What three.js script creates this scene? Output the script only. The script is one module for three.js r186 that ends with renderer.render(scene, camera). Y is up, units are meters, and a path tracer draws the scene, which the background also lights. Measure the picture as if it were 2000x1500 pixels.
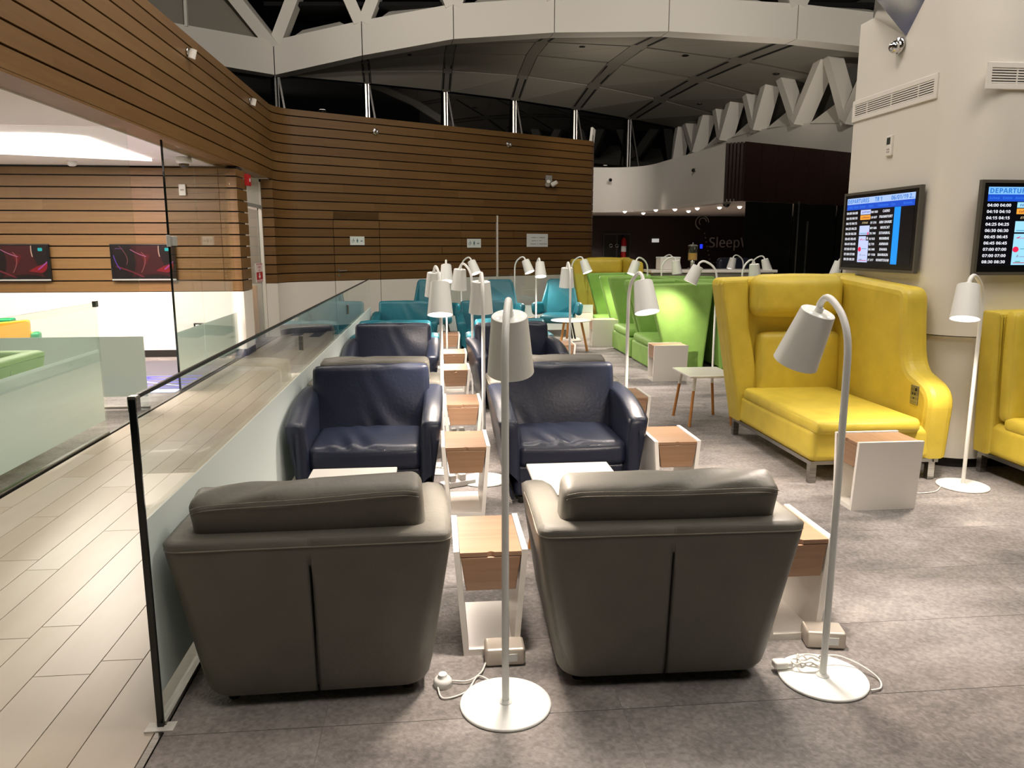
import * as THREE from 'three';
import { RectAreaLightUniformsLib } from 'three/addons/lights/RectAreaLightUniformsLib.js';
import { mergeGeometries, mergeVertices } from 'three/addons/utils/BufferGeometryUtils.js';
import { RoundedBoxGeometry } from 'three/addons/geometries/RoundedBoxGeometry.js';
import { FontLoader } from 'three/addons/loaders/FontLoader.js';
import { TextGeometry } from 'three/addons/geometries/TextGeometry.js';

// ---------------------------------------------------------------- camera, light, exposure
RectAreaLightUniformsLib.init();
const scene = new THREE.Scene();
scene.background = new THREE.Color(0x020203);
const camera = new THREE.PerspectiveCamera(53.13, 4 / 3, 0.05, 200);
camera.position.set(0, 1.55, 0);
camera.rotation.order = 'YXZ';
camera.rotation.set(-10.204 * Math.PI / 180, -5.621 * Math.PI / 180, 0);
const renderer = new THREE.WebGLRenderer({ antialias: true });
renderer.toneMapping = THREE.LinearToneMapping;
renderer.toneMappingExposure = 1.13;
renderer.shadowMap.enabled = true;
renderer.shadowMap.type = THREE.PCFSoftShadowMap;
const WARM = 0xfff4e8, LAMPWHITE = 0xffeedf;
// added overhead luminaires brightening the hall (outside the frame, hung under the roof): [x, y, z, width, depth, radiance]
const ADDED_OVERHEADS = [
  [.8, 6.6, -4.6, 2.0, 2.0, 9], [4.4, 6.6, -2.6, 2.0, 2.0, 14], [-1.0, 6.6, -7.5, 2.0, 2.0, 7],
  [4.6, 6.6, -9.5, 2.0, 2.0, 7], [1.4, 6.6, -11.5, 2.0, 2.0, 6], [.6, 6.6, -.2, 2.0, 2.0, 7],
];
// added unseen floods under the roof to brighten the arched beam: [x, y, z, aim x, aim y, aim z, candela]
const ADDED_FLOODS = [[-2, 7.6, -9.0, -3.5, 7.4, -21, 115], [2.5, 7.6, -9.0, 2.5, 7.6, -21, 115], [7, 7.6, -9.0, 9, 7.2, -21, 105], [10, 6.5, -13, 10.8, 5.8, -24, 10]];
// added small uplights, unseen on the wood wall and far fascia, brightening the dark vault: [x, y, z, candela]
const ADDED_UPLIGHTS = [[-2.0, 3.9, -14.9, 7], [1.2, 3.9, -17.2, 11], [5.0, 3.78, -22.9, 12], [8.5, 3.78, -20.5, 12]];
const LAMP_CD = 4.6;        // each floor lamp

// ---------------------------------------------------------------- helpers
let seed = 7;
const rnd = () => { seed = (seed * 1664525 + 1013904223) >>> 0; return seed / 4294967296; };
const PI = Math.PI;
const V = (x, y, z) => new THREE.Vector3(x, y, z);
const lerp = (a, b, t) => a + (b - a) * t;
const used = {};
function numbered(n) { const k = used[n] = (used[n] ?? -1) + 1; return k ? `${n}_${String(k).padStart(3, '0')}` : n; }
function shade(o) { o.traverse(m => { if (m.isMesh) { m.castShadow = true; m.receiveShadow = true; } }); return o; }
function thing(name, label, category, pos = [0, 0, 0], turn = 0, group) {
  const o = new THREE.Group(); o.name = numbered(name); scene.add(o);
  o.position.set(...pos); o.rotation.y = turn; o.userData = { label, category };
  if (group) o.userData.group = group;
  return o;
}
function struct(name, label) {
  const o = new THREE.Group(); o.name = name; used[name] = 0; scene.add(o);
  o.userData = { label, category: name.split('_')[0], kind: 'structure' };
  return o;
}
function part(parent, name, geo, mat, label) {
  const m = new THREE.Mesh(geo, mat); m.name = name; m.castShadow = m.receiveShadow = true;
  if (label) m.userData.label = label;
  parent.add(m); return m;
}
function dup(src, pos, turn, label, group) {
  const r = src.clone(); r.name = numbered(src.name.replace(/_\d{3}$/, '')); scene.add(r);
  r.position.set(...pos); r.rotation.y = turn; r.userData = { ...src.userData };
  if (label) r.userData.label = label; if (group) r.userData.group = group;
  r.traverse(o => { if (o.isSpotLight) { const t = r.getObjectByName('aim'); if (t) o.target = t; } });
  return r;
}
const T = (g, x = 0, y = 0, z = 0) => g.translate(x, y, z);
function box(w, h, d, x = 0, y = 0, z = 0) { return metric(T(new THREE.BoxGeometry(w, h, d), x, y, z)); }
function rbox(w, h, d, r, x = 0, y = 0, z = 0, s = 2) { return metric(T(new RoundedBoxGeometry(w, h, d, s, Math.min(r, w / 2.01, h / 2.01, d / 2.01)), x, y, z)); }
// box-projected texture coordinates in metres
function metric(g) {
  g.computeVertexNormals === undefined; const p = g.attributes.position, n = g.attributes.normal, uv = new Float32Array(p.count * 2);
  for (let i = 0; i < p.count; i++) {
    const ax = Math.abs(n.getX(i)), ay = Math.abs(n.getY(i)), az = Math.abs(n.getZ(i));
    if (ay >= ax && ay >= az) { uv[2 * i] = p.getX(i); uv[2 * i + 1] = p.getZ(i); }
    else if (ax >= az) { uv[2 * i] = p.getZ(i); uv[2 * i + 1] = p.getY(i); }
    else { uv[2 * i] = p.getX(i); uv[2 * i + 1] = p.getY(i); }
  }
  g.setAttribute('uv', new THREE.BufferAttribute(uv, 2)); return g;
}
function merge(list) { return mergeGeometries(list.map(g => { const h = g.index ? g.toNonIndexed() : g; for (const k of Object.keys(h.attributes)) if (!['position', 'normal', 'uv'].includes(k)) h.deleteAttribute(k); return h; })); }
function tube(points, r, seg = 40, rad = 10, tension) { return new THREE.TubeGeometry(new THREE.CatmullRomCurve3(points, false, tension ? 'catmullrom' : 'centripetal', tension ?? .5), seg, r, rad, false); }
function cyl(r0, r1, h, n = 24, x = 0, y = 0, z = 0, open = false) { return T(new THREE.CylinderGeometry(r0, r1, h, n, 1, open), x, y, z); }
function lathe(pts, n = 40) { return new THREE.LatheGeometry(pts.map(p => new THREE.Vector2(...p)), n); }
// bar of rectangular section between two points
function bar(a, b, w, d) {
  const dir = b.clone().sub(a), L = dir.length(), g = new THREE.BoxGeometry(w, L, d);
  g.applyMatrix4(new THREE.Matrix4().makeRotationFromQuaternion(new THREE.Quaternion().setFromUnitVectors(V(0, 1, 0), dir.normalize())));
  const m = a.clone().add(b).multiplyScalar(.5); return metric(T(g, m.x, m.y, m.z));
}
// closed slab from a convex ring of points, extruded by vector e
function slab(ring, e) {
  const n = ring.length, pos = [], q = (...v) => v.forEach(p => pos.push(p.x, p.y, p.z)), back = ring.map(p => p.clone().add(e));
  for (let i = 1; i < n - 1; i++) { q(ring[0], ring[i], ring[i + 1]); q(back[0], back[i + 1], back[i]); }
  for (let i = 0; i < n; i++) { const j = (i + 1) % n; q(ring[i], back[i], back[j]); q(ring[i], back[j], ring[j]); }
  const g = new THREE.BufferGeometry(); g.setAttribute('position', new THREE.Float32BufferAttribute(pos, 3)); g.computeVertexNormals(); return metric(g);
}
// shape in x,y extruded along z by d (centred), rounded rim
function plate(pts, d, bevel = 0, holes = []) {
  const s = Array.isArray(pts) ? new THREE.Shape(pts.map(p => new THREE.Vector2(...p))) : pts; s.holes.push(...holes);
  const g = new THREE.ExtrudeGeometry(s, { depth: Math.max(d - 2 * bevel, .0005), bevelEnabled: bevel > 0, bevelThickness: bevel, bevelSize: bevel, bevelOffset: -bevel, bevelSegments: 3, curveSegments: 16 });
  return metric(T(g, 0, 0, -d / 2 + bevel));
}
// quad grid surface from f(i,j)
function grid(ni, nj, f, closedI = false) {
  const pos = [], uv = [], idx = [];
  for (let j = 0; j <= nj; j++) for (let i = 0; i <= ni; i++) { const p = f(i, j); pos.push(p.x, p.y, p.z); uv.push(p.u ?? i / ni, p.v ?? j / nj); }
  for (let j = 0; j < nj; j++) for (let i = 0; i < ni; i++) { const a = j * (ni + 1) + i, b = a + 1, c = a + ni + 1, d = c + 1; idx.push(a, b, d, a, d, c); }
  const g = new THREE.BufferGeometry(); g.setAttribute('position', new THREE.Float32BufferAttribute(pos, 3)); g.setAttribute('uv', new THREE.Float32BufferAttribute(uv, 2)); g.setIndex(idx); g.computeVertexNormals(); return g;
}

// ---------------------------------------------------------------- noise and textures
const hash = (x, y, s) => { let h = (x * 374761393 + y * 668265263 + s * 974634777) | 0; h = Math.imul(h ^ (h >>> 13), 1274126177); return ((h ^ (h >>> 16)) >>> 0) / 4294967296; };
function vnoise(x, y, px, py, s) {
  const xi = Math.floor(x), yi = Math.floor(y), fx = x - xi, fy = y - yi, u = fx * fx * (3 - 2 * fx), v = fy * fy * (3 - 2 * fy), m = (a, p) => ((a % p) + p) % p;
  const a = hash(m(xi, px), m(yi, py), s), b = hash(m(xi + 1, px), m(yi, py), s), c = hash(m(xi, px), m(yi + 1, py), s), d = hash(m(xi + 1, px), m(yi + 1, py), s);
  return lerp(lerp(a, b, u), lerp(c, d, u), v);
}
function fbm(u, v, fx, fy, oct, s) { let t = 0, a = .5, n = 0; for (let o = 0; o < oct; o++) { t += a * vnoise(u * fx, v * fy, fx, fy, s + o); n += a; a *= .5; fx *= 2; fy *= 2; } return t / n; }
function tex(size, fn, repeat, srgb = true) {
  const d = new Uint8Array(size * size * 4);
  for (let y = 0; y < size; y++) for (let x = 0; x < size; x++) { const c = fn(x / size, y / size), o = (y * size + x) * 4; for (let k = 0; k < 3; k++) d[o + k] = Math.max(0, Math.min(255, Math.round((Array.isArray(c) ? c[k] : c) * 255))); d[o + 3] = 255; }
  const t = new THREE.DataTexture(d, size, size, THREE.RGBAFormat); t.wrapS = t.wrapT = THREE.RepeatWrapping; t.magFilter = THREE.LinearFilter; t.minFilter = THREE.LinearMipmapLinearFilter; t.generateMipmaps = true;
  if (srgb) t.colorSpace = THREE.SRGBColorSpace; t.repeat.set(repeat[0], repeat[1]); t.needsUpdate = true; return t;
}
const mix3 = (a, b, t) => [lerp(a[0], b[0], t), lerp(a[1], b[1], t), lerp(a[2], b[2], t)];
// wood: grain runs along u
const woodTex = tex(512, (u, v) => {
  const w = v + .02 * fbm(u, v, 3, 4, 3, 11), g = fbm(u, w, 3, 64, 3, 21), f = fbm(u, v, 24, 220, 2, 31), b = fbm(u, v, 2, 6, 3, 41);
  return mix3([.80, .76, .70], [1, 1, 1], Math.min(1, .15 + .5 * g + .25 * f + .3 * b));
}, [.5, .9]);
const woodTexV = woodTex.clone(); woodTexV.rotation = Math.PI / 2; woodTexV.repeat.set(1.6, 1.2); woodTexV.needsUpdate = true;
const carpetTex = tex(1024, (u, v) => {
  const big = fbm(u, v, 3, 5, 4, 51), mid = fbm(u + .13 * big, v, 9, 16, 4, 61), fine = fbm(u, v, 200, 200, 2, 71), pinkish = fbm(u, v, 4, 4, 3, 75);
  const t = .56 + .30 * (big - .5) + .24 * (mid - .5) + .16 * (fine - .5);
  return mix3([.46 * t / .5, .455 * t / .5, .45 * t / .5], [.50 * t / .5, .47 * t / .5, .455 * t / .5], pinkish);
}, [.4, .4]);
const carpetBump = tex(512, (u, v) => fbm(u, v, 128, 128, 2, 81), [1.2, 1.2], false);
const leatherBump = tex(512, (u, v) => .6 * fbm(u, v, 60, 60, 3, 91) + .4 * fbm(u, v, 9, 9, 3, 95), [1.2, 1.2], false);
const leatherTone = tex(512, (u, v) => .90 + .10 * fbm(u, v, 12, 12, 4, 101), [.8, .8]);
const plankTex = tex(512, (u, v) => mix3([.93, .92, .90], [1, 1, 1], .5 * fbm(u, v, 6, 6, 4, 111) + .5 * fbm(u, v, 40, 10, 3, 115)), [.45, .45]);
const brushTex = tex(256, (u, v) => .75 + .25 * fbm(u, v, 4, 128, 2, 121), [2, 2]);

// ---------------------------------------------------------------- materials
const std = (color, rough = .6, o = {}) => new THREE.MeshStandardMaterial({ color, roughness: rough, ...o });
const phy = (color, rough = .6, o = {}) => new THREE.MeshPhysicalMaterial({ color, roughness: rough, ...o });
const leather = (c, rough = .42) => phy(c, rough, { map: leatherTone, bumpMap: leatherBump, bumpScale: .0012 });
const M = {
  greyLeather: leather(0x737067, .5), navy: leather(0x212739, .34), teal: leather(0x0a6676, .4), yellow: leather(0xdec648, .48), green: leather(0x8bb758, .55),
  seam: std(0x0c0c0a, .9), foot: std(0x1a1a18, .6), greyPipe: leather(0x989183, .5), navyPipe: leather(0x212739, .34), tealPipe: leather(0x0a6676, .4), greenPipe: leather(0x8bb758, .5),
  whiteLacquer: phy(0xf0ece4, .25, { clearcoat: .3, clearcoatRoughness: .2 }), lampWhite: std(0xf1f2ee, .42), lampInner: std(0xf6f2ea, .6),
  glow: std(0xffffff, .5, { emissive: LAMPWHITE, emissiveIntensity: 4 }), pin: std(0xffffff, .5, { emissive: 0xfff2e2, emissiveIntensity: 2.2 }),
  boxWood: [0xa5846a, 0x9f7e62, 0xa9886e].map(c => std(c, .38, { map: woodTex })), legWood: std(0xc58a4c, .5, { map: woodTexV }),
  board: [0x7a5b34, 0x765730, 0x7d5e37, 0x73542f].map(c => std(c, .42, { map: woodTex })), boardBack: std(0x0b0704, .9),
  white: std(0xe9e5dd, .55), whiteWarm: std(0xf2ece4, .6), cream: std(0xe8e4da, .35), black: std(0x08080a, .5), base: std(0x1a1512, .6),
  carpet: std(0xffffff, .95, { map: carpetTex, bumpMap: carpetBump, bumpScale: .003 }), under: std(0x3c3a38, .95),
  plank: [0xcdc0b1, 0xc8baaa, 0xd2c7ba].map(c => std(c, .34, { map: plankTex })), joint: std(0x4a453e, .9),
  steel: std(0xb9b7b2, .28, { metalness: 1, map: brushTex }), chrome: std(0xd8d8d8, .12, { metalness: 1 }), darkMetal: std(0x24231f, .35, { metalness: .6 }),
  glass: phy(0xf9fdfb, 0, { transmission: 1, thickness: 0, ior: 1.5 }), glassEdge: phy(0x0d1512, .1), film: phy(0xe8f3f0, .6, { transmission: .18, thickness: 0 }),
  darkWood: std(0x2a1610, .5, { map: woodTexV }), darkGlass: phy(0x050607, .04, { clearcoat: 1 }),
  beam: std(0xe2ded4, .6), ceilPanel: std(0x8b877c, .75), ceilRib: std(0x7a766c, .75), slot: std(0x020202, .9), roof: std(0x5c5a55, .9),
  plasticGrey: std(0x9b9b97, .5), screenFrame: std(0x131315, .25), paper: std(0xe8ecea, .6), cable: std(0xeeebe4, .45), red: std(0xb3121b, .5),
  toyYellow: std(0xf2a71b, .45), toyRed: std(0xc8263a, .45), toyGreen: std(0x118a55, .45),
};
const emissiveTex = (draw, w, h, inten) => {
  const c = document.createElement('canvas'); c.width = w; c.height = h; const x = c.getContext('2d'); draw(x, w, h);
  const t = new THREE.CanvasTexture(c); t.colorSpace = THREE.SRGBColorSpace;
  return std(0x050505, .3, { emissive: 0xffffff, emissiveMap: t, emissiveIntensity: inten });
};
const printTex = (draw, w, h) => {
  const c = document.createElement('canvas'); c.width = w; c.height = h; const x = c.getContext('2d'); draw(x, w, h);
  const t = new THREE.CanvasTexture(c); t.colorSpace = THREE.SRGBColorSpace; return std(0xffffff, .55, { map: t });
};

// ================================================================ LARGE STRUCTURE
// ---- added overhead luminaires
ADDED_OVERHEADS.forEach(([x, y, z, w, d, L], i) => {
  const o = thing('added_luminaire', 'added square white light panel, unseen, hung under the hall roof', 'ceiling light', [x, y, z], 0, 'added light panels under the hall roof');
  part(o, 'housing', box(w + .1, .08, d + .1, 0, .05, 0), M.white);
  part(o, 'diffuser', box(w, .01, d, 0, .005, 0), std(0xffffff, .5, { emissive: WARM, emissiveIntensity: 1 }));
  part(o, 'rod', cyl(.015, .015, 1.9, 8, 0, 1.03, 0), M.darkMetal);
  const l = new THREE.RectAreaLight(WARM, L, w, d); l.position.set(0, -.02, 0); l.rotation.x = -Math.PI / 2; o.add(l);
});

ADDED_FLOODS.forEach(([x, y, z, ax, ay, az, cd]) => {
  const o = thing('added_floodlight', 'added black lamp, unseen under the hall roof, brightening the arched beam', 'added_floodlight', [x, y, z], Math.atan2(ax - x, az - z), 'added floodlights aimed at the roof beam');
  part(o, 'housing', rbox(.3, .24, .16, .03, 0, 0, -.1), M.darkMetal); part(o, 'lens', box(.26, .2, .01, 0, 0, -.015), std(0xffffff, .5, { emissive: WARM, emissiveIntensity: 1 })); part(o, 'bracket', box(.03, 1, .03, 0, .55, -.1), M.darkMetal);
  const l = new THREE.SpotLight(0xfff5ea, cd, 0, .62, .45, 2); l.position.set(0, 0, .02); l.castShadow = true; l.shadow.radius = 8; const t = new THREE.Object3D(); t.name = 'aim'; t.position.set(0, ay - y, Math.hypot(ax - x, az - z)); o.add(l, t); l.target = t;
});

ADDED_UPLIGHTS.forEach(([x, y, z, cd]) => {
  const o = thing('added_uplight', 'added small black uplight, unseen behind the wall top under the vault', 'uplight', [x, y, z], 0, 'added uplights on the wall tops');
  part(o, 'body', cyl(.07, .06, .1, 20, 0, .03, 0), M.darkMetal); part(o, 'lens', cyl(.055, .055, .006, 20, 0, .084, 0), std(0xffffff, .5, { emissive: WARM, emissiveIntensity: 1 }));
  const l = new THREE.SpotLight(0xfff0e0, cd, 0, 1.25, .7, 2); l.position.set(0, .1, 0); l.castShadow = true; l.shadow.radius = 3; const t = new THREE.Object3D(); t.name = 'aim'; t.position.set(.4, 3, -1); o.add(l, t); l.target = t;
});
// ---- floor: carpet tiles, underlay, planked walkway
const floor = struct('floor', 'grey mottled carpet tiles beside a pale planked walkway');
part(floor, 'underlay', box(34, .2, 46, 4, -.112, -15), M.under);
{
  const zs = []; for (let z = .674; z > -23; z -= .5) zs.push(z);
  const shared = {};
  zs.forEach((z, r) => {
    const deep = r > 32;
    for (let k = -3; k < 6; k++) {
      let x0 = 1.607 + k, x1 = x0 + 1; if (x0 < -.9) x0 = -.9; if (x1 <= x0 + .05) continue;
      if (deep) continue;
      if (x1 > 6.6) continue;
      const w = x1 - x0 - .0008, key = w.toFixed(3);
      const g = box(w, .012, .4975, 0, 0, 0).clone(); const uv = g.attributes.uv; const ox = rnd() * 3, oz = rnd() * 3; for (let i = 0; i < uv.count; i++) uv.setXY(i, uv.getX(i) + x0 * .98 + ox * .05, uv.getY(i) + z * .98 + oz * .05);
      const m = part(floor, 'carpet_tile', g, M.carpet); m.position.set((x0 + x1) / 2, -.006, z - .25);
    }
  });
  const far = part(floor, 'far_carpet', merge([box(7.6, .012, 8.4, 2.9, -.006, -20), box(14.4, .012, 30, 13.81, -.006, -9)]), M.carpet); far.userData.kind = 'stuff';
  part(floor, 'side_carpet', box(12, .012, 16, -8.76, -.006, -6), M.carpet);
  // walkway planks, two alternating widths
  const xs = [-.93]; let k = 0; while (xs[xs.length - 1] > -2.7) xs.push(xs[xs.length - 1] - (k++ % 2 ? .155 : .203));
  for (let c = 0; c < xs.length - 1; c++) {
    const x0 = xs[c + 1], x1 = Math.max(xs[c], xs[c + 1] + .05), w = Math.min(x1, -.93) - Math.max(x0, -2.74) - .004;
    let z = [.62, -.42, -.33, -.72, -.63, -.12, -.25, .3, -.5, .1][c % 10] + 1.2;
    for (; z > -13.4; z -= 1.2) { const g = box(w, .012, 1.196, 0, 0, 0).clone(), uv = g.attributes.uv, ox = rnd() * 5; for (let i = 0; i < uv.count; i++) uv.setXY(i, uv.getX(i) + ox, uv.getY(i) + ox * 1.7); const m = part(floor, 'plank', g, M.plank[Math.floor(rnd() * 3)]); m.position.set((Math.min(x1, -.93) + Math.max(x0, -2.74)) / 2, -.006, z - .6); }
  }
  part(floor, 'edge_strip', merge([box(.022, .008, 17, -.914, 0, -5), box(.03, .008, 17, -2.755, 0, -5)]), M.steel, 'brushed metal strip along the walkway edge');
}

// ---- wood-clad wall: header along the walkway, rounded corner, back wall
const PITCH = .1575, Y0 = .915, YH = Y0 + 11 * PITCH, YTOP = 3.87, XW = -2.7;
const wdir = new THREE.Vector2(.8613, -.5081);                       // direction of the back wall in plan (x,z)
const wallPath = (() => {
  const R = .62, corner = new THREE.Vector2(XW, -13.966), turn = Math.acos(.5081), tl = R * Math.tan(turn / 2), pts = [];
  const p0 = corner.clone().add(new THREE.Vector2(0, tl)), p1 = corner.clone().addScaledVector(wdir, tl);
  const c = p0.clone().add(new THREE.Vector2(R, 0));
  pts.push([XW, 2.0]);
  for (let i = 0; i <= 10; i++) { const a = Math.PI + 0 - turn * i / 10 * -1; const th = Math.PI - (-turn * i / 10); pts.push([c.x + R * Math.cos(Math.PI + turn * i / 10 * 1), c.y - R * Math.sin(turn * i / 10)]); }
  const end = corner.clone().addScaledVector(wdir, 7.15); pts.push([end.x, end.y]);
  const R2 = .35, n = new THREE.Vector2(wdir.y, -wdir.x), c2 = end.clone().addScaledVector(n, R2);   // rounds away from the viewer
  for (let i = 1; i <= 8; i++) { const a = i / 8 * 1.35; pts.push([c2.x - n.x * R2 * Math.cos(a) + wdir.x * R2 * Math.sin(a), c2.y - n.y * R2 * Math.cos(a) + wdir.y * R2 * Math.sin(a)]); }
  const P = pts.map(p => new THREE.Vector2(...p)), S = [0]; for (let i = 1; i < P.length; i++) S.push(S[i - 1] + P[i].distanceTo(P[i - 1]));
  return { P, S, L: S[S.length - 1], sCorner: S[1], sStraight: S[11], sEnd: S[12] };
})();
function at(s) { const { P, S } = wallPath; let i = 1; while (i < S.length - 1 && S[i] < s) i++; const t = (s - S[i - 1]) / (S[i] - S[i - 1]); return P[i - 1].clone().lerp(P[i], t); }
function nrm(s) { const a = at(Math.max(0, s - .02)), b = at(Math.min(wallPath.L, s + .02)), d = b.sub(a).normalize(); return new THREE.Vector2(-d.y, d.x); }   // towards the room
function strip(s0, s1, y0, y1, out, inn) {                            // curved bar following the wall
  const ss = [s0, ...wallPath.S.filter(s => s > s0 + .01 && s < s1 - .01), s1], parts = [];
  const sec = s => { const p = at(s), n = nrm(s); return [[out, y0], [out, y1], [inn, y1], [inn, y0]].map(([o, y]) => V(p.x + n.x * o, y, p.y + n.y * o)); };
  const pos = [], uv = [], quad = (a, b, c, d, u0, u1, v0, v1) => { for (const [p, u, v] of [[a, u0, v0], [b, u0, v1], [c, u1, v1], [a, u0, v0], [c, u1, v1], [d, u1, v0]]) { pos.push(p.x, p.y, p.z); uv.push(u, v); } };
  const off = rnd() * 7, offv = rnd() * 7;
  for (let i = 0; i < ss.length - 1; i++) { const A = sec(ss[i]), B = sec(ss[i + 1]); const vv = [y0, y1, y1 + .02, y0 + .02]; for (let k = 0; k < 4; k++) { const j = (k + 1) % 4; quad(A[k], A[j], B[j], B[k], ss[i] + off, ss[i + 1] + off, vv[k] + offv, vv[j] + offv); } }
  for (const [s, f] of [[s0, 0], [s1, 1]]) { const A = sec(s); if (f) quad(A[0], A[1], A[2], A[3], off, off + .02, y0, y1); else quad(A[3], A[2], A[1], A[0], off, off + .02, y0, y1); }
  const g = new THREE.BufferGeometry(); g.setAttribute('position', new THREE.Float32BufferAttribute(pos, 3)); g.setAttribute('uv', new THREE.Float32BufferAttribute(uv, 2)); g.computeVertexNormals(); return g;
}
const sAt = x => { const c = new THREE.Vector2(XW, -13.966), q = wallPath.P[11]; return wallPath.sStraight + (x - q.x) / wdir.x; };
const sZ = z => 2.0 - z;                                              // along the straight header
const wallMain = struct('wall_left', 'brown horizontal wood boards running from the walkway header round to the back wall');
const DOORS = [[sAt(-1.835), sAt(-1.043)], [sAt(.524), sAt(1.284)]], JAMB = wallPath.sCorner + .01;
{
  part(wallMain, 'backing', merge([strip(0, JAMB, YH + .004, YTOP - .01, -.03, -.28), strip(JAMB, wallPath.L, 0, YTOP - .01, -.03, -.28)]), M.boardBack);
  part(wallMain, 'soffit', box(.3, .02, 15.2, XW - .15, YH - .005, -5.6), M.board[2]);
  const rows = []; for (let r = 0; r < 19; r++) { const y0 = Y0 + r * PITCH, y1 = Math.min(YTOP, y0 + PITCH); rows.push([y0 + .009, y1 - .009, r]); }
  for (const [y0, y1, r] of rows) {
    let s = r >= 11 ? 0 : JAMB, cuts = [], first = .9 + 1.6 * rnd();
    for (let c = s + first; c < wallPath.L - .8; c += 2.2 + .8 * rnd()) cuts.push(c);
    if (y1 < 2.16) { cuts = cuts.filter(c => !DOORS.some(([a, b]) => c > a - .35 && c < b + .35)); DOORS.forEach(d => cuts.push(...d)); }
    cuts = cuts.filter(c => c < wallPath.sCorner - .3 || c > wallPath.sStraight + .3).sort((a, b) => a - b);
    const es = [s, ...cuts, wallPath.L];
    for (let i = 0; i < es.length - 1; i++) {
      if (y1 < 2.16 && DOORS.some(([a, b]) => Math.abs(a - es[i]) < .01)) continue;
      const e = y1 < 2.16 && DOORS.some(([a, b]) => Math.abs(a - es[i + 1]) < .01 || Math.abs(b - es[i]) < .01) ? .006 : .0005;
      part(wallMain, 'board', strip(es[i] + e, es[i + 1] - e, y0, y1, 0, -.03), M.board[Math.floor(rnd() * 4)]);
    }
  }
  const W = [JAMB, DOORS[0][0], DOORS[0][1], DOORS[1][0], DOORS[1][1], wallPath.L];
  for (let i = 0; i < 5; i++) if (i !== 1 && i !== 3) part(wallMain, 'lower_panel', strip(W[i] + .006, W[i + 1] - .006, .1, Y0 - .002, -.004, -.03), M.white, 'off-white lower wall panel');
  part(wallMain, 'skirting', strip(JAMB, wallPath.L, 0, .1, -.01, -.03), M.base);
  // short return at the doorway: boards and white panel facing the walkway
  for (let r = 0; r < 11; r++) part(wallMain, 'board', box(.19, PITCH - .018, .03, XW - .095, Y0 + (r + .5) * PITCH, -13.605), M.board[r % 4]);
  part(wallMain, 'lower_panel', box(.19, Y0, .028, XW - .095, Y0 / 2, -13.606), M.white);
}
// two flush doors in the back wall
DOORS.forEach(([a, b], i) => {
  const d = struct('door_' + (i + 1), i ? 'flush wood-clad door standing slightly in, with a pale edge strip' : 'flush wood-clad door with lever handle in the back wall');
  const o = i ? -.012 : 0;
  for (let r = 0; r < 8; r++) { const y0 = Y0 + r * PITCH; if (y0 + PITCH > 2.2) continue; part(d, 'board', strip(a + .006, b - .006, y0 + .009, Math.min(2.16, y0 + PITCH - .009), o, -.029), M.board[(r + i) % 4]); }
  part(d, 'lower_panel', strip(a + .006, b - .006, .1, Y0 - .002, o - .004, -.029), M.white);
  if (!i) {
    const p = at(a + .075), n = nrm(a + .075), h = part(d, 'handle', merge([cyl(.025, .025, .012, 16).rotateX(Math.PI / 2), T(tube([V(0, 0, 0), V(0, 0, .045), V(.02, 0, .055), V(.13, 0, .055)], .009, 16, 8), 0, 0, 0), T(cyl(.022, .022, .01, 16).rotateX(Math.PI / 2), 0, -.09, 0)]), M.steel, 'satin metal lever handle');
    h.position.set(p.x + n.x * .004, 1.1, p.y + n.y * .004); h.rotation.y = Math.atan2(n.x, n.y);
  } else part(d, 'edge_strip', strip(b - .002, b + .03, .1, 2.17, .012, -.02), M.white, 'pale vertical door edge');
});

// ---- glass-fronted side room behind the walkway
const room = struct('wall_side', 'warm-lit side room wall with wood boards above white');
{
  const zb = -11.2, x0 = -9.5;
  part(room, 'wall_core', box(XW - x0, 2.62, .3, (x0 + XW) / 2, 1.31, zb - .19), M.boardBack);
  for (let r = 0; r < 11; r++) {
    const y0 = Y0 + r * PITCH, y1 = Math.min(y0 + PITCH, 2.6); let x = x0, c = [];
    while (x < XW - .9) { const L = 1.5 + rnd() * 1.2; c.push(x); x += L; } c.push(XW - .25, XW); c = c.filter((v, i) => i >= c.length - 2 || v < XW - .7);
    for (let i = 0; i < c.length - 1; i++) part(room, 'board', T(box(c[i + 1] - c[i] - (i === c.length - 2 ? .012 : .001), y1 - y0 - .018, .03, 0, 0, 0).clone(), (c[i] + c[i + 1]) / 2, (y0 + y1) / 2, zb - .015), M.board[Math.floor(rnd() * 4)]);
    part(room, 'board', box(.03, y1 - y0 - .018, .5, XW - .012, (y0 + y1) / 2, zb - .282), M.board[(r * 3) % 4]);
  }
  part(room, 'lower_panel', box(XW - x0, Y0 - .1, .03, (x0 + XW) / 2, .1 + (Y0 - .1) / 2, zb - .017), M.whiteWarm);
  part(room, 'lower_panel', box(.03, Y0 - .1, .5, XW - .013, .1 + (Y0 - .1) / 2, zb - .282), M.white);
  part(room, 'skirting', merge([box(XW - x0, .1, .03, (x0 + XW) / 2, .05, zb - .012), box(.03, .1, .5, XW - .01, .05, zb - .28)]), M.base, 'black skirting');
  part(room, 'end_wall', box(.2, 2.7, 14, x0 - .1, 1.35, -4.3), M.whiteWarm);
}
const sideCeil = struct('ceiling', 'flat white ceiling over the side room');
part(sideCeil, 'slab', box(6.6, .2, 15, -6.28, 2.72, -4), M.whiteWarm);

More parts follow.
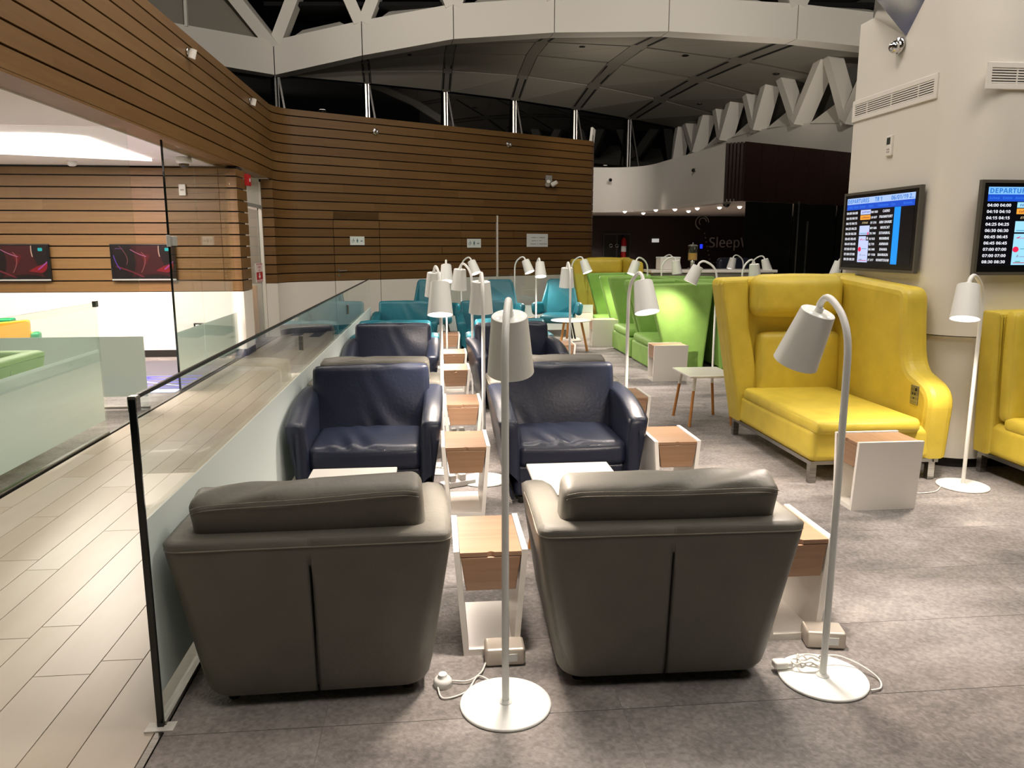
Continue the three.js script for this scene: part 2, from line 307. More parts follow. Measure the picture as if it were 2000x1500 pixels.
// ---- recess with the white doorway between the side room and the back wall
{
  const w = struct('wall_recess', 'white corridor recess beside the wood pillar');
  part(w, 'far_wall', box(.1, 2.7, 3.2, -4.3, 1.35, -12.9), M.white);
  part(w, 'end_wall', box(1.6, 2.7, .1, -3.5, 1.35, -14.5), M.white);
  part(w, 'near_wall', box(1.5, 2.7, .1, -3.55, 1.35, -11.6), M.white);
  part(w, 'head', box(1.55, .1, 2.9, -3.52, 2.7, -13.05), M.white);
  const d = struct('door_3', 'white door leaf with a clear glass leaf beside it');
  part(d, 'frame', merge([box(.05, 2.6, .05, -2.92, 1.3, -13.58), box(.03, .42, 1.86, -2.93, 2.43, -12.66)]), M.white);
  part(d, 'head_rail', box(.05, .05, 1.86, -2.91, 2.19, -12.66), M.plasticGrey);
  part(d, 'leaf', box(.9, 2.1, .04, -3.42, 1.08, -12.05), M.whiteWarm, 'white door leaf standing open');
  part(d, 'glass_leaf', box(.012, 2.1, .95, -2.93, 1.08, -13.07), M.glass);
  const s = thing('fire_notice', 'red and white notice with arrow on the glass door leaf', 'sign', [-2.918, 1.11, -13.25], Math.PI / 2);
  part(s, 'panel', box(.46, .31, .004), M.paper);
  part(s, 'print', T(new THREE.PlaneGeometry(.46, .31), 0, 0, .0035), printTex((x, w, h) => {
    x.fillStyle = '#f3e6e4'; x.fillRect(0, 0, w, h); x.fillStyle = '#c22b35'; for (let i = -2; i < 12; i++) { x.beginPath(); x.moveTo(i * 30, 0); x.lineTo(i * 30 + 15, 0); x.lineTo(i * 30 - 3, 36); x.lineTo(i * 30 - 18, 36); x.fill(); }
    x.fillRect(0, 170, w, 150); x.font = 'bold 62px sans-serif'; x.textAlign = 'center'; x.fillText('FIRE', w / 2, 100); x.font = 'bold 40px sans-serif'; x.fillText('EXIT', w / 2, 150);
    x.fillStyle = '#fff'; x.beginPath(); x.moveTo(w / 2 - 18, 190); x.lineTo(w / 2 + 18, 190); x.lineTo(w / 2 + 18, 245); x.lineTo(w / 2 + 45, 245); x.lineTo(w / 2, 305); x.lineTo(w / 2 - 45, 245); x.lineTo(w / 2 - 18, 245); x.fill();
    x.fillStyle = '#c22b35'; for (let i = -2; i < 12; i++) { x.beginPath(); x.moveTo(i * 30, 330); x.lineTo(i * 30 + 15, 330); x.lineTo(i * 30 - 3, 366); x.lineTo(i * 30 - 18, 366); x.fill(); }
  }, 256, 366));
  const e = thing('alarm_sign', 'small red sign high on the pillar edge by the doorway', 'sign', [XW + .03, 2.48, -11.72]);
  part(e, 'panel', rbox(.06, .16, .16, .01), M.red);
  part(e, 'symbol', box(.002, .05, .05, .031, 0, 0), M.paper);
  const rl = thing('added_recess_light', 'added small white ceiling light, unseen in the doorway recess', 'ceiling light', [-3.5, 2.64, -13.3]); part(rl, 'diffuser', box(.5, .02, .5), std(0xffffff, .5, { emissive: 0xfff0e6, emissiveIntensity: 1.5 })); part(rl, 'rim', box(.56, .012, .56, 0, .008, 0), M.white); const rll = new THREE.RectAreaLight(0xffe9dc, 14, .5, .5); rll.position.y = -.02; rll.rotation.x = -Math.PI / 2; rl.add(rll);  // added unseen light, put in to brighten the doorway recess
  const y = thing('wet_floor_stand', 'folded yellow warning stand leaning by the doorway', 'warning stand', [-3.3, 0, -14.1], PI / 2 - .3);
  part(y, 'front_leaf', plate([[-.09, 0], [.09, 0], [.06, .85], [-.06, .85]], .025, .006).rotateY(Math.PI / 2).rotateZ(.1), M.toyYellow);
  part(y, 'rear_leaf', plate([[-.09, 0], [.09, 0], [.06, .85], [-.06, .85]], .025, .006).rotateY(Math.PI / 2).rotateZ(-.04).translate(.13, 0, 0), M.toyYellow);
}

// ---- white column block on the right
const col = struct('wall_column', 'cream white column block with rounded corners carrying the departure screens');
{
  const plan = (x0, z0, r, x1 = 7.2, z1 = -6.25) => { const s = new THREE.Shape(); s.moveTo(x0, -z1); s.lineTo(x0, -z0 + r); s.absarc(x0 + r, -z0 + r, r, Math.PI, Math.PI * 1.5, false); s.lineTo(x1, -z0); s.lineTo(x1, -z1); s.lineTo(x0, -z1); return s; };
  const ex = (s, y0, y1) => { const g = new THREE.ExtrudeGeometry(s, { depth: y1 - y0, bevelEnabled: false, curveSegments: 18 }); g.rotateX(-Math.PI / 2); return metric(T(g, 0, y0, 0)); };
  part(col, 'upper_casing', ex(plan(3.42, -4.86, .3), .94, 3.29), M.cream);
  part(col, 'lower_casing', ex(plan(3.44, -4.9, .3), .07, .93), M.cream);
  part(col, 'joint', ex(plan(3.45, -4.91, .3), .92, .95), M.seam);
  part(col, 'plinth', ex(plan(3.47, -4.93, .28), 0, .07), M.base);
  part(col, 'inner_core', ex(plan(4.1, -5.3, .1, 7.0, -6.0), 3.29, 8.5), M.beam);
}

// ---- dark lounge wing behind: white fascia, dark timber walls
const back = struct('wall_far', 'white curved fascia above dark timber walls of the far lounge');
{
  const P = [[3.6, -22.4], [4.6, -22.4], [5.3, -22.35], [5.75, -22.05], [6.0, -21.5], [6.1, -20.5], [6.28, -18.5], [6.4, -17.0]].map(p => V(p[0], 0, p[1]));
  const curve = new THREE.CatmullRomCurve3(P, false, 'centripetal'), N = 40, pts = curve.getPoints(N);
  const band = (y0, y1, t, sx = 0, sz = 0) => { const f = []; const nr = i => { const a = pts[Math.max(0, i - 1)], b = pts[Math.min(N, i + 1)], d = b.clone().sub(a).normalize(); return V(-d.z, 0, d.x).multiplyScalar(-1); };
    return grid(N, 4, (i, j) => { const n = nr(i), k = j % 4, o = (k === 0 || k === 1) ? 0 : t, y = (k === 1 || k === 2) ? y1 : y0; return { x: pts[i].x + n.x * o + sx, y, z: pts[i].z + n.z * o + sz }; }); };
  part(back, 'fascia', band(2.5, 3.76, .2), M.white);
  const cs = new THREE.Shape([...pts.filter((p, i) => i % 4 === 0).map(p => new THREE.Vector2(p.x, -p.z)), ...[[6.72, 16.76], [13.5, 20.3], [13.5, 25.2], [3.6, 25.2]].map(p => new THREE.Vector2(...p))]);
  part(struct('ceiling_niche', 'white ceiling of the far lounge niche'), 'slab', metric(T(new THREE.ExtrudeGeometry(cs, { depth: .06, bevelEnabled: false }).rotateX(-Math.PI / 2), 0, 2.51, 0)), M.whiteWarm);
  const nw = struct('wall_niche', 'dark timber wall of the far lounge'); part(nw, 'panel', box(10, 2.5, .2, 8.3, 1.25, -25.22), M.darkWood);
  part(nw, 'side_panel', box(.2, 3, 6, 3.2, 1.4, -22.6), M.darkWood);
  // dark block, slatted short face and long face
  const A = V(6.4, 0, -17.0), B = V(6.7, 0, -16.72), C = V(13.5, 0, -20.2), C2 = V(13.5, 0, -22);
  const blk = struct('wall_block', 'dark timber block with slatted corner above the far lounge'); part(blk, 'core', slab([V(6.4, 2.52, -17.02), V(6.72, 2.52, -16.75), V(13.5, 2.52, -20.3), V(13.5, 2.52, -24), V(6.6, 2.52, -24)], V(0, 1.23, 0)), M.darkWood);
  for (let i = 0; i < 5; i++) { const t = (i + .5) / 5, p = A.clone().lerp(B, t); part(blk, 'slat', T(box(.05, 1.25, .04), p.x - .01, 3.14, p.z + .01).clone(), M.darkWood); }
  for (let i = 0; i < 14; i++) { const t0 = i / 14, t1 = (i + 1) / 14, p = B.clone().lerp(C, t0 + .002), q = B.clone().lerp(C, t1 - .002); part(blk, 'timber_panel', slab([V(p.x, 2.52, p.z), V(q.x, 2.52, q.z), V(q.x, 3.77, q.z), V(p.x, 3.77, p.z)], V(.02, 0, .03)), M.darkWood); }
  const g = struct('window_2', 'tall dark glass screen below the dark timber block');
  for (let i = 0; i < 4; i++) { const p = V(lerp(6.75, 12.5, i / 4), 0, lerp(-16.6, -19.5, i / 4)), q = V(lerp(6.75, 12.5, (i + 1) / 4) - .03, 0, lerp(-16.6, -19.5, (i + 1) / 4)); part(g, 'pane', slab([V(p.x, 0, p.z), V(q.x, 0, q.z), V(q.x, 2.5, q.z), V(p.x, 2.5, p.z)], V(.005, 0, .01)), M.darkGlass); }
  part(g, 'post', box(.03, 2.55, .03, 8.3, 1.27, -17.3), M.steel);
  part(g, 'glass_fin', box(.012, 2.1, .35, 8.42, 1.05, -17.2), M.glass);
}

// ---- hall shell outside the frame: right wall, rear wall, roof
const hall = struct('wall_rear', 'pale hall walls behind and to the right of the seating');
part(hall, 'rear', box(30, 8.6, .3, 4, 4.3, 6.2), M.roof);
part(hall, 'right', box(.3, 8.6, 32, 16, 4.3, -9.5), M.roof);
part(hall, 'left', box(.3, 8.6, 32, -10.5, 4.3, -9.5), M.roof);
const roof = struct('ceiling_hall', 'pale roof high over the hall');
part(roof, 'deck', box(27, .3, 30, 2.8, 8.75, -8.8), M.roof);

// ---- arched roof truss, dark triangulated ceiling, high windows
const NA = [V(-4.15, 6.01, -22), V(-1.82, 6.49, -21.74), V(.575, 6.89, -21.48), V(3.2, 7.04, -21.19), V(6.16, 7.06, -20.86), V(9.48, 6.86, -20.49), V(12.6, 6.5, -20.1)];
const NB = [0, 1, 2, 3, 4, 5, 6].map(i => V(lerp(-4.15, 9.55, i / 6), 6.05 + .2 * Math.sin(Math.PI * i / 6), lerp(-22.3, -30.6, i / 6)));
{
  const bm = struct('trim_1', 'white arched roof beam of long panels with V struts above');
  const H = .86;
  for (let i = 0; i < 6; i++) { const a = NA[i], b = NA[i + 1], e = b.clone().sub(a).normalize().multiplyScalar(.012); part(bm, 'beam_panel', slab([a.clone().add(e), b.clone().sub(e), b.clone().sub(e).add(V(0, H, 0)), a.clone().add(e).add(V(0, H, 0))], V(-.05, 0, -.55)), M.beam); }
  const L0 = V(-4.15, 6.01, -22), L1 = V(-8.0, 6.03, -19.0), L2 = V(-10.4, 6.05, -17.2);
  for (const [a, b] of [[L0, L1], [L1, L2]]) { const e = b.clone().sub(a).normalize().multiplyScalar(.012); part(bm, 'beam_panel', slab([b.clone().sub(e), a.clone().add(e), a.clone().add(e).add(V(0, H, 0)), b.clone().sub(e).add(V(0, H - .1, 0))], V(-.2, 0, -.5)), M.beam); }
  for (let i = 0; i < 7; i++) {
    const n = NA[i].clone().add(V(0, H, -.25));
    for (const s of [-1, 1]) { if (i === 0 && s < 0) continue; const h = 1.75 - .0 * i; const top = n.clone().add(V(s * .62 * (h / .8) * .62, h, -.02)); part(bm, 'strut', bar(n.clone().add(V(s * .05, -.05, 0)), top, .3, .55), M.beam); }
    if (i < 6) { const a = n.clone().lerp(NA[i + 1].clone().add(V(0, H, -.25)), .16), b = n.clone().lerp(NA[i + 1].clone().add(V(0, H, -.25)), .84); part(bm, 'sill', slab([a, b, b.clone().lerp(a, .18).add(V(0, .32, -.55)), a.clone().lerp(b, .18).add(V(0, .32, -.55))], V(0, -.03, 0)), M.beam); }
  }
  part(bm, 'strut', bar(L0.clone().add(V(-.05, H - .05, -.2)), V(-5.6, 8.6, -21.0), .3, .5), M.beam);
  part(bm, 'strut', bar(V(-5.93, 6.8, -20.62), V(-5.9, 8.6, -20.65), .07, .1), M.beam);
  const gp = struct('ceiling_side', 'grey sloping ceiling panel beside the roof beam');
  part(gp, 'panel', slab([V(-10.4, 6.85, -17.6), V(-4.3, 6.85, -22.3), V(-5.2, 8.7, -21.9), V(-10.4, 8.7, -18.0)], V(-.1, 0, -.15)), M.ceilPanel);

  const cl = struct('ceiling_vault', 'dark triangulated ceiling panels sloping down to the high windows');
  const pt = (u, v) => { const i = Math.min(5, Math.floor(u)), t = u - i, a = NA[i].clone().lerp(NA[i + 1], t), b = NB[i].clone().lerp(NB[i + 1], t), p = a.lerp(b, v); p.y += .45 * Math.sin(Math.PI * v) * Math.sin(Math.PI * Math.min(1, u / 6)) + .02; p.z -= .3 * (1 - v); return p; };
  const R = 4;
  for (let i = 0; i < 6; i++) for (let j = 0; j < R; j++) {
    const g = .006, wr = k => .03 + .012 * k + .004, ua = i + wr(i), ub = i + 1 - wr(i + 1), va = j / R + g, vb = (j + 1) / R - g, a = pt(ua, va), b = pt(ub, va), c = pt(ub, vb), d = pt(ua, vb);
    for (const tri of [[a, b, d], [b, c, d]]) { const m = tri[0].clone().add(tri[1]).add(tri[2]).multiplyScalar(1 / 3), t2 = tri.map(p => p.clone().lerp(m, .013)); part(cl, 'ceiling_panel', slab(t2, V(0, .05, 0)), M.ceilPanel); }
  }
  for (let i = 0; i <= 6; i++) for (let j = 0; j < R; j++) {
    const v0 = j / R, v1 = (j + 1) / R, w = .03 + .012 * i, uL = Math.max(0, i - w), uR = Math.min(6, i + w);
    part(cl, 'rib', slab([pt(uL, v0), pt(uR, v0), pt(uR, v1), pt(uL, v1)], V(0, .04, 0)), M.ceilRib);
    if (i > 0 && i < 6) for (const s of [-1, 1]) { const q = w * .75 * s, k = w * .16, va = v0 + .03, vb = v1 - .03; part(cl, 'air_slot', slab([pt(i + q - k, va), pt(i + q + k, va), pt(i + q + k, vb), pt(i + q - k, vb)].map(p => p.add(V(0, -.012, 0))), V(0, .01, 0)), M.slot); }
  }
  part(cl, 'deck', slab([V(-4.4, 7.8, -22.3), V(12.6, 7.8, -20.7), V(12.6, 7.8, -31.5), V(9, 7.8, -32), V(-4.4, 7.8, -23.4)], V(0, .1, 0)), M.slot);
  // downlights in the vault
  const spots = [[2.5, .35], [3.45, .3], [4.5, .28], [3.55, .62], [4.6, .6], [5.5, .3], [1.5, .4], [5.5, .7]];
  spots.forEach(([u, v], k) => {
    const p = pt(u, v), o = thing('ceiling_spot', k === 0 ? 'small green-glowing round light in the dark vaulted ceiling' : 'small dark round fitting in the vaulted ceiling', 'ceiling light', [p.x, p.y - .012, p.z], 0, k ? 'dark round fittings in the vault' : undefined);
    part(o, 'rim', cyl(.11, .11, .02, 20), M.darkMetal);
    part(o, 'lens', cyl(.085, .085, .006, 20, 0, -.012, 0), k === 0 ? std(0x2a8a4a, .4, { emissive: 0x55ff66, emissiveIntensity: 1.6 }) : M.slot);
  });
  // window line
  const win = struct('window_1', 'high dark windows with slender steel posts under the vault');
  for (let i = 0; i < 7; i++) {
    const n = NB[i];
    part(win, 'post', merge([box(.05, n.y - 1, .06, n.x - .05, (n.y + 1) / 2, n.z), box(.03, n.y - 1, .05, n.x + .03, (n.y + 1) / 2, n.z + .04)]), M.steel);
    const lo = V(n.x + .42, Math.max(3.0, n.y - 2.4), n.z + .35); part(win, 'strut', bar(n.clone().add(V(.05, -.05, .03)), lo, .05, .05), M.steel); part(win, 'post_foot', bar(lo, V(lo.x, 1, lo.z), .06, .06), M.steel);
    if (i < 6) { const m = NB[i + 1]; part(win, 'pane', slab([V(n.x + .05, 0, n.z - .12), V(m.x - .05, 0, m.z - .08), V(m.x - .05, m.y, m.z - .08), V(n.x + .05, n.y, n.z - .12)], V(-.01, 0, -.02)), M.darkGlass); part(win, 'rail', bar(V(n.x, 4.45, n.z - .04), V(m.x, 4.45, m.z - .04), .06, .06), M.darkMetal); }
  }
  part(win, 'pane', slab([V(-10.4, 0, -18), V(-4.2, 0, -22.42), V(-4.2, 6.2, -22.42), V(-10.4, 8, -18)], V(-.02, 0, -.02)), M.darkGlass);
  // right-hand truss with V struts
  const tr = struct('trim_2', 'grey white arched truss of V struts on the right side of the vault');
  const bot = [[9.55, 4.75, -30.6], [9.81, 5.02, -28.97], [10.12, 5.2, -27.05], [10.45, 5.24, -24.97], [10.8, 5.12, -22.79], [11.16, 4.8, -20.54], [11.5, 4.4, -18.3]].map(p => V(...p));
  const top = [[9.6, 6.3, -30.3], [9.95, 6.75, -28.07], [10.25, 6.95, -26.23], [10.56, 6.9, -24.32], [10.95, 6.6, -21.83], [11.3, 6.4, -19.5]].map(p => V(...p));
  for (let i = 0; i < 6; i++) {
    part(tr, 'chord', slab([bot[i], bot[i + 1], bot[i + 1].clone().add(V(0, -1.1, 0)), bot[i].clone().add(V(0, -1.1, 0))], V(.5, 0, 0)), M.beam);
    part(tr, 'strut', bar(bot[i], top[i].clone().add(V(.1, .2, 0)), .5, .34), M.beam);
    part(tr, 'strut', bar(bot[i + 1], top[i].clone().add(V(.1, .2, .2)), .42, .3), M.beam);
    const a = bot[i].clone().lerp(bot[i + 1], .22), b = bot[i].clone().lerp(bot[i + 1], .78); part(tr, 'sill', slab([a, b, b.clone().lerp(a, .3).add(V(.5, .55, 0)), a.clone().lerp(b, .3).add(V(.5, .55, 0))], V(0, -.03, 0)), M.beam);
  }
  part(tr, 'dark_glazing', slab([V(10.3, 3.6, -31.5), V(12.3, 3.4, -18), V(12.3, 8.2, -18), V(10.3, 8.2, -31.5)], V(.05, 0, 0)), M.roof);
}

// ================================================================ OBJECTS
// ---- glass partitions: clear panes with a frosted band
function glassScreen(name, label, pieces, opt) {
  const o = thing(name, label, 'glass partition');
  for (const [x0, z0, x1, z1, h, film] of pieces) {
    const dx = x1 - x0, dz = z1 - z0, L = Math.hypot(dx, dz), cx = (x0 + x1) / 2, cz = (z0 + z1) / 2, ry = Math.atan2(-dz, dx);
    const g = part(o, 'pane', box(L - .006, h - .02, .012, 0, h / 2, 0), M.glass); g.position.set(cx, 0, cz); g.rotation.y = ry;
    if (film) { const f = part(o, 'frosted_band', box(L - .008, film - .12, .0016, 0, .12 + (film - .12) / 2, opt.side * .0085), M.film, 'pale green frosted band'); f.position.set(cx, 0, cz); f.rotation.y = ry; }
    if (opt.rail) { const r = part(o, 'top_rail', rbox(L, .013, .015, .003, 0, h - .004, 0), M.darkMetal); r.position.set(cx, 0, cz); r.rotation.y = ry; }
    const s = part(o, 'floor_channel', box(L, .02, .03, 0, .01, 0), M.steel); s.position.set(cx, 0, cz); s.rotation.y = ry;
  }
  return o;
}
{
  const G = [-2.376, -5.3, -8.1, -10.9].map(z => z);
  const a = glassScreen('glass_partition', 'waist-high clear glass partition with frosted band between the walkway and the armchairs', [0, 1, 2].map(i => [-.918, G[i], -.918, G[i + 1], 1.1, .71]), { rail: true, side: 1 });
  part(a, 'end_post', rbox(.022, 1.09, .012, .003, -.918, .55, -2.372), M.glassEdge, 'black sealed glass edge');
  part(a, 'corner_clip', rbox(.028, .05, .035, .004, -.918, 1.078, -2.385), M.steel);
  part(a, 'foot_plate', box(.09, .006, .05, -.918, .003, -2.37), M.white);
  part(a, 'joint_clip', merge([-5.3, -8.1].map(z => rbox(.03, .1, .012, .003, -.918, .9, z))), M.steel);
  const b = glassScreen('glass_partition', 'waist-high glass partition with frosted band in front of the green lounge chair', [[-2.755, 1.2, -2.755, -2.6, 1.107, .715], [-2.755, -2.6, -2.755, -6.56, 1.107, .715]], { rail: false, side: -1 });
  part(b, 'corner_clip', rbox(.03, .05, .05, .004, -2.755, 1.085, -6.55), M.steel);
  glassScreen('glass_wall', 'full-height clear glass front of the play room with a frosted lower band', [[-2.78, -7.6, -5.6, -7.6, 2.62, .7], [-5.6, -7.6, -8.6, -7.6, 2.62, .7]], { rail: false, side: -1 });
  const d = glassScreen('glass_wall', 'full-height clear glass side of the play room along the walkway', [[-2.78, -8.52, -2.78, -9.55, 2.62, .63], [-2.78, -9.55, -2.78, -11.12, 2.62, .63]], { rail: false, side: -1 });
  part(d, 'edge_seal', box(.02, 2.6, .012, -2.78, 1.32, -8.51), M.glassEdge, 'black sealed door edge');
  part(d, 'door_lock', merge([rbox(.05, .1, .13, .008, -2.76, 1.6, -8.58), rbox(.03, .12, .05, .004, -2.78, 1.6, -8.5)]), M.plasticGrey, 'grey magnetic lock box');
  glassScreen('glass_partition', 'low glass screen with grey lower band behind the teal shell chairs', [[-.05, -13.1, 1.3, -13.1, 1.1, .55], [1.3, -13.1, 2.7, -13.1, 1.1, .55]], { rail: false, side: 1 });
}

// ---- club armchair, built facing +z with its base centre at the origin
function pillow(w, h, d, r, bulge, wr = 0, sd = 0, nx = 34, ny = 24, nz = 10) {
  let g = new THREE.BoxGeometry(w, h, d, nx, ny, nz); g.deleteAttribute('uv'); g.deleteAttribute('normal'); g = mergeVertices(g, 1e-5);
  const p = g.attributes.position, v = V(0, 0, 0), c = V(0, 0, 0);
  for (let i = 0; i < p.count; i++) {
    v.fromBufferAttribute(p, i); const fx = v.x / w * 2, fy = v.y / h * 2, fz = v.z / d * 2;
    c.set(Math.max(-w / 2 + r, Math.min(w / 2 - r, v.x)), Math.max(-h / 2 + r, Math.min(h / 2 - r, v.y)), Math.max(-d / 2 + r, Math.min(d / 2 - r, v.z)));
    const n = v.clone().sub(c); if (n.lengthSq() > 1e-12) { n.normalize(); v.copy(c).addScaledVector(n, r); }
    const bx = (1 - fx * fx), by = (1 - fy * fy), bz = (1 - fz * fz);
    v.x += Math.sign(fx) * Math.abs(fx) * bulge * .25 * by * bz; v.y += fy * bulge * .5 * bx * bz; v.z += fz * bulge * bx * by;
    if (wr) {
      const q = 3 * fx + 1.2 * Math.sin(2.1 * fy + sd), edge = Math.max(0, -fy) ** 1.5;
      const f = Math.sin(11 * fx + 5 * fy + 2 * Math.sin(4 * fx + sd) + sd) * Math.max(0, Math.sin(2.2 * fx + sd * 1.7)) ;
      v.z += wr * f * (.25 + .9 * edge) * (1 - Math.abs(fy) ** 6) * (fz > 0 ? 1 : 0);
      v.y += wr * .6 * Math.sin(9 * fx + 4 * fz + sd) * Math.max(0, Math.sin(1.8 * fx + sd)) * (fy > .2 ? 1 : 0);
    }
    p.setXYZ(i, v.x, v.y, v.z);
  }
  g.computeVertexNormals(); return metric(g);
}
const outline = (W, zb, zf, r, slit) => {          // left arm front -> back -> right arm front, same count always
  const o = []; for (let i = 0; i <= 8; i++) o.push([-W, lerp(zf, -zb + r, i / 8)]);
  for (let i = 1; i <= 5; i++) { const a = i / 6 * Math.PI / 2; o.push([-W + r - r * Math.cos(a), -zb + r - r * Math.sin(a)]); }
  for (const t of [-1, -.75, -.5, -.25, -.03, -.009, -.0075, 0, .0075, .009, .03, .25, .5, .75, 1]) o.push([Math.abs(t) < .05 ? t * .5 : t * (W - r), -zb + (Math.abs(t) < .008 ? slit : 0)]);
  for (let i = 5; i >= 1; i--) { const a = i / 6 * Math.PI / 2; o.push([W - r + r * Math.cos(a), -zb + r - r * Math.sin(a)]); }
  for (let i = 8; i >= 0; i--) o.push([W, lerp(zf, -zb + r, i / 8)]);
  return o;
};
function chairShell() {
  const RIM = .63, th = .125, yb = .035, rings = [];
  const topY = z => { const t = Math.max(0, Math.min(1, (z + .2) / .6)); return RIM - .085 * t * t; };
  const lv = [0, .02, .06, .15, .3, .45, .6, .75, .88, .95];
  const O = y => { const t = y / RIM; return [lerp(.372, .466, t), lerp(.345, .41, Math.pow(t, 1.1)), lerp(.34, .375, t), lerp(.085, .045, t)]; };
  const n = outline(.4, .4, .4, .05, 0).length, prof = [];
  for (let i = 0; i < n; i++) {
    const z0 = outline(...O(RIM), 0)[i][1], ty = topY(z0), row = [];
    for (const f of lv) { const y = yb + (ty - .03 - yb) * f, [W, zb, zf, r] = O(y), inset = f === 0 ? .03 : f === .02 ? .012 : f === .06 ? .003 : 0, p = outline(W - inset, zb - inset, zf, r, y < .47 ? .085 : 0)[i]; row.push(V(p[0], y, p[1])); }
    const [W, zb, zf, r] = O(ty), a = outline(W, zb, zf, r, 0)[i], b = outline(W - th, zb - th, zf, .03, 0)[i];
    for (const k of [.12, .3, .5, .7, .88]) { const ang = Math.PI * k; row.push(V(lerp(a[0], b[0], .5 - .5 * Math.cos(ang)), ty - .03 + .03 * Math.sin(ang) ** .8, lerp(a[1], b[1], .5 - .5 * Math.cos(ang)))); }
    const c = outline(W - th - .004, zb - th, zf, .03, 0)[i]; row.push(V(c[0], ty - .06, c[1])); row.push(V(c[0] * .97, .16, c[1] + (Math.abs(c[0]) < .3 ? .02 : 0)));
    prof.push(row);
  }
  const m = prof[0].length, pos = [], idx = [], put = p => { pos.push(p.x, p.y, p.z); return pos.length / 3 - 1; };
  // end caps: rounded noses in front of each arm
  const nose = row => { const c = row.reduce((s, p) => s.add(p), V(0, 0, 0)).multiplyScalar(1 / m), out = []; for (const [k, f] of [[.97, .022], [.88, .04], [.7, .052], [.4, .058], [.02, .06]]) out.push(row.map(p => V(lerp(c.x, p.x, k), lerp(lerp(c.y, p.y, .3 + .7 * k), p.y, .4), p.z + f - .05 * Math.max(0, (p.y - .3)) * (1 - k)))); return out; };
  const all = [...nose(prof[0]).reverse(), ...prof, ...nose(prof[n - 1])];
  const id = all.map(r => r.map(put));
  for (let i = 0; i < id.length - 1; i++) for (let j = 0; j < m - 1; j++) idx.push(id[i][j], id[i + 1][j], id[i + 1][j + 1], id[i][j], id[i + 1][j + 1], id[i][j + 1]);
  for (const r of [id[0], id[id.length - 1]]) for (let j = 1; j < m - 1; j++) idx.push(r[0], r[j], r[j + 1]);
  const g = new THREE.BufferGeometry(); g.setAttribute('position', new THREE.Float32BufferAttribute(pos, 3)); g.setIndex(idx); g.computeVertexNormals(); metric(g);
  const rim = []; for (let i = 2; i < n - 2; i++) { const p = prof[i][lv.length - 1], q = prof[i][lv.length]; rim.push(V(lerp(p.x, q.x, .3) * 1.002, lerp(p.y, q.y, .55), lerp(p.z, q.z, .3) * 1.002)); }
  return { g, rim };
}
const SHELL = chairShell(), SHELLPIPE = tube(SHELL.rim.filter((p, i) => (i % 2 === 0 || (i > 5 && i < 22)) && Math.abs(p.x) > .003), .0028, 140, 6);
const SEATBASE = rbox(.70, .2, .66, .03, 0, .15, .0), SEATCUSH = pillow(.675, .15, .64, .05, .016, 0, 0), SEATC2 = (() => { const g = pillow(.675, .64, .15, .05, .016, .014, 1.2, 60, 44, 10); g.rotateX(-Math.PI / 2); return metric(g); })();
const BACKCUSH = [0.4, 2.3].map(s => { const g = pillow(.75, .47, .135, .038, .014, .009, s, 50, 36, 8); return metric(g); });
const CUSHSEAM = merge([.1, .118].map(y => tube([V(-.365, y + .098, -.06), V(-.33, y + .112, -.0665), V(0, y + .115, -.072), V(.33, y + .112, -.0665), V(.365, y + .098, -.06)], .0016, 30, 5)));
const FOOT = cyl(.022, .02, .04, 14);
function clubChair(label, mat, pipe, pos, turn, group, tilt = -.2, roll = 0, back = 0) {
  const o = thing('club_armchair', label, 'armchair', pos, turn, group);
  part(o, 'shell', SHELL.g, mat); part(o, 'piping', SHELLPIPE, pipe);
  part(o, 'seat_base', SEATBASE, mat);
  const s = part(o, 'seat_cushion', SEATC2, mat); s.position.set(0, .315, .055);
  const b = part(o, 'back_cushion', BACKCUSH[back], mat); b.position.set(0, .545, -.24); b.rotation.set(tilt, 0, roll); part(b, 'stitching', CUSHSEAM, pipe);
  for (const [x, z] of [[-.3, .28], [.3, .28], [-.3, -.26], [.3, -.26]]) { const f = part(o, 'foot', FOOT, M.foot); f.position.set(x, .02, z); }
  return o;
}
clubChair('grey leather armchair seen from behind, next to the near end of the glass partition', M.greyLeather, M.greyPipe, [-.43, 0, -2.8], PI + .02, undefined, -.3, -.05);
clubChair('grey leather armchair seen from behind, beside the lamp base with the coiled cable', M.greyLeather, M.greyPipe, [.795, 0, -2.79], PI - .02, undefined, -.34, .0, 1);
clubChair('navy leather armchair facing the viewer behind the coffee table beside the glass partition', M.navy, M.navyPipe, [-.43, 0, -4.79], 0, undefined, -.2, .012);
clubChair('navy leather armchair facing the viewer, nearest to the yellow sofa', M.navy, M.navyPipe, [.8, 0, -4.77], 0, undefined, -.2, 0, 1);
clubChair('grey armchair back to back with the navy chair beside the glass partition', M.greyLeather, M.greyPipe, [-.43, 0, -5.66], PI);
clubChair('grey armchair back to back with the navy chair away from the glass partition', M.greyLeather, M.greyPipe, [.82, 0, -5.64], PI);
clubChair('navy armchair of the second row beside the glass partition, teal chair at its back', M.navy, M.navyPipe, [-.432, 0, -7.5], 0);
clubChair('navy armchair of the second row behind the floor lamp shades, away from the glass partition', M.navy, M.navyPipe, [.78, 0, -7.53], .08);
clubChair('teal armchair turned away, back to back with the second navy chair beside the glass', M.teal, M.tealPipe, [-.432, 0, -8.36], PI);
clubChair('teal armchair turned away, back to back with the second navy chair away from the glass', M.teal, M.tealPipe, [.78, 0, -8.46], PI);
clubChair('teal armchair facing the viewer at the far end of the glass partition', M.teal, M.tealPipe, [-.43, 0, -10.75], 0);
clubChair('teal armchair facing the viewer behind the row of floor lamps, away from the glass', M.teal, M.tealPipe, [.72, 0, -10.7], 0);
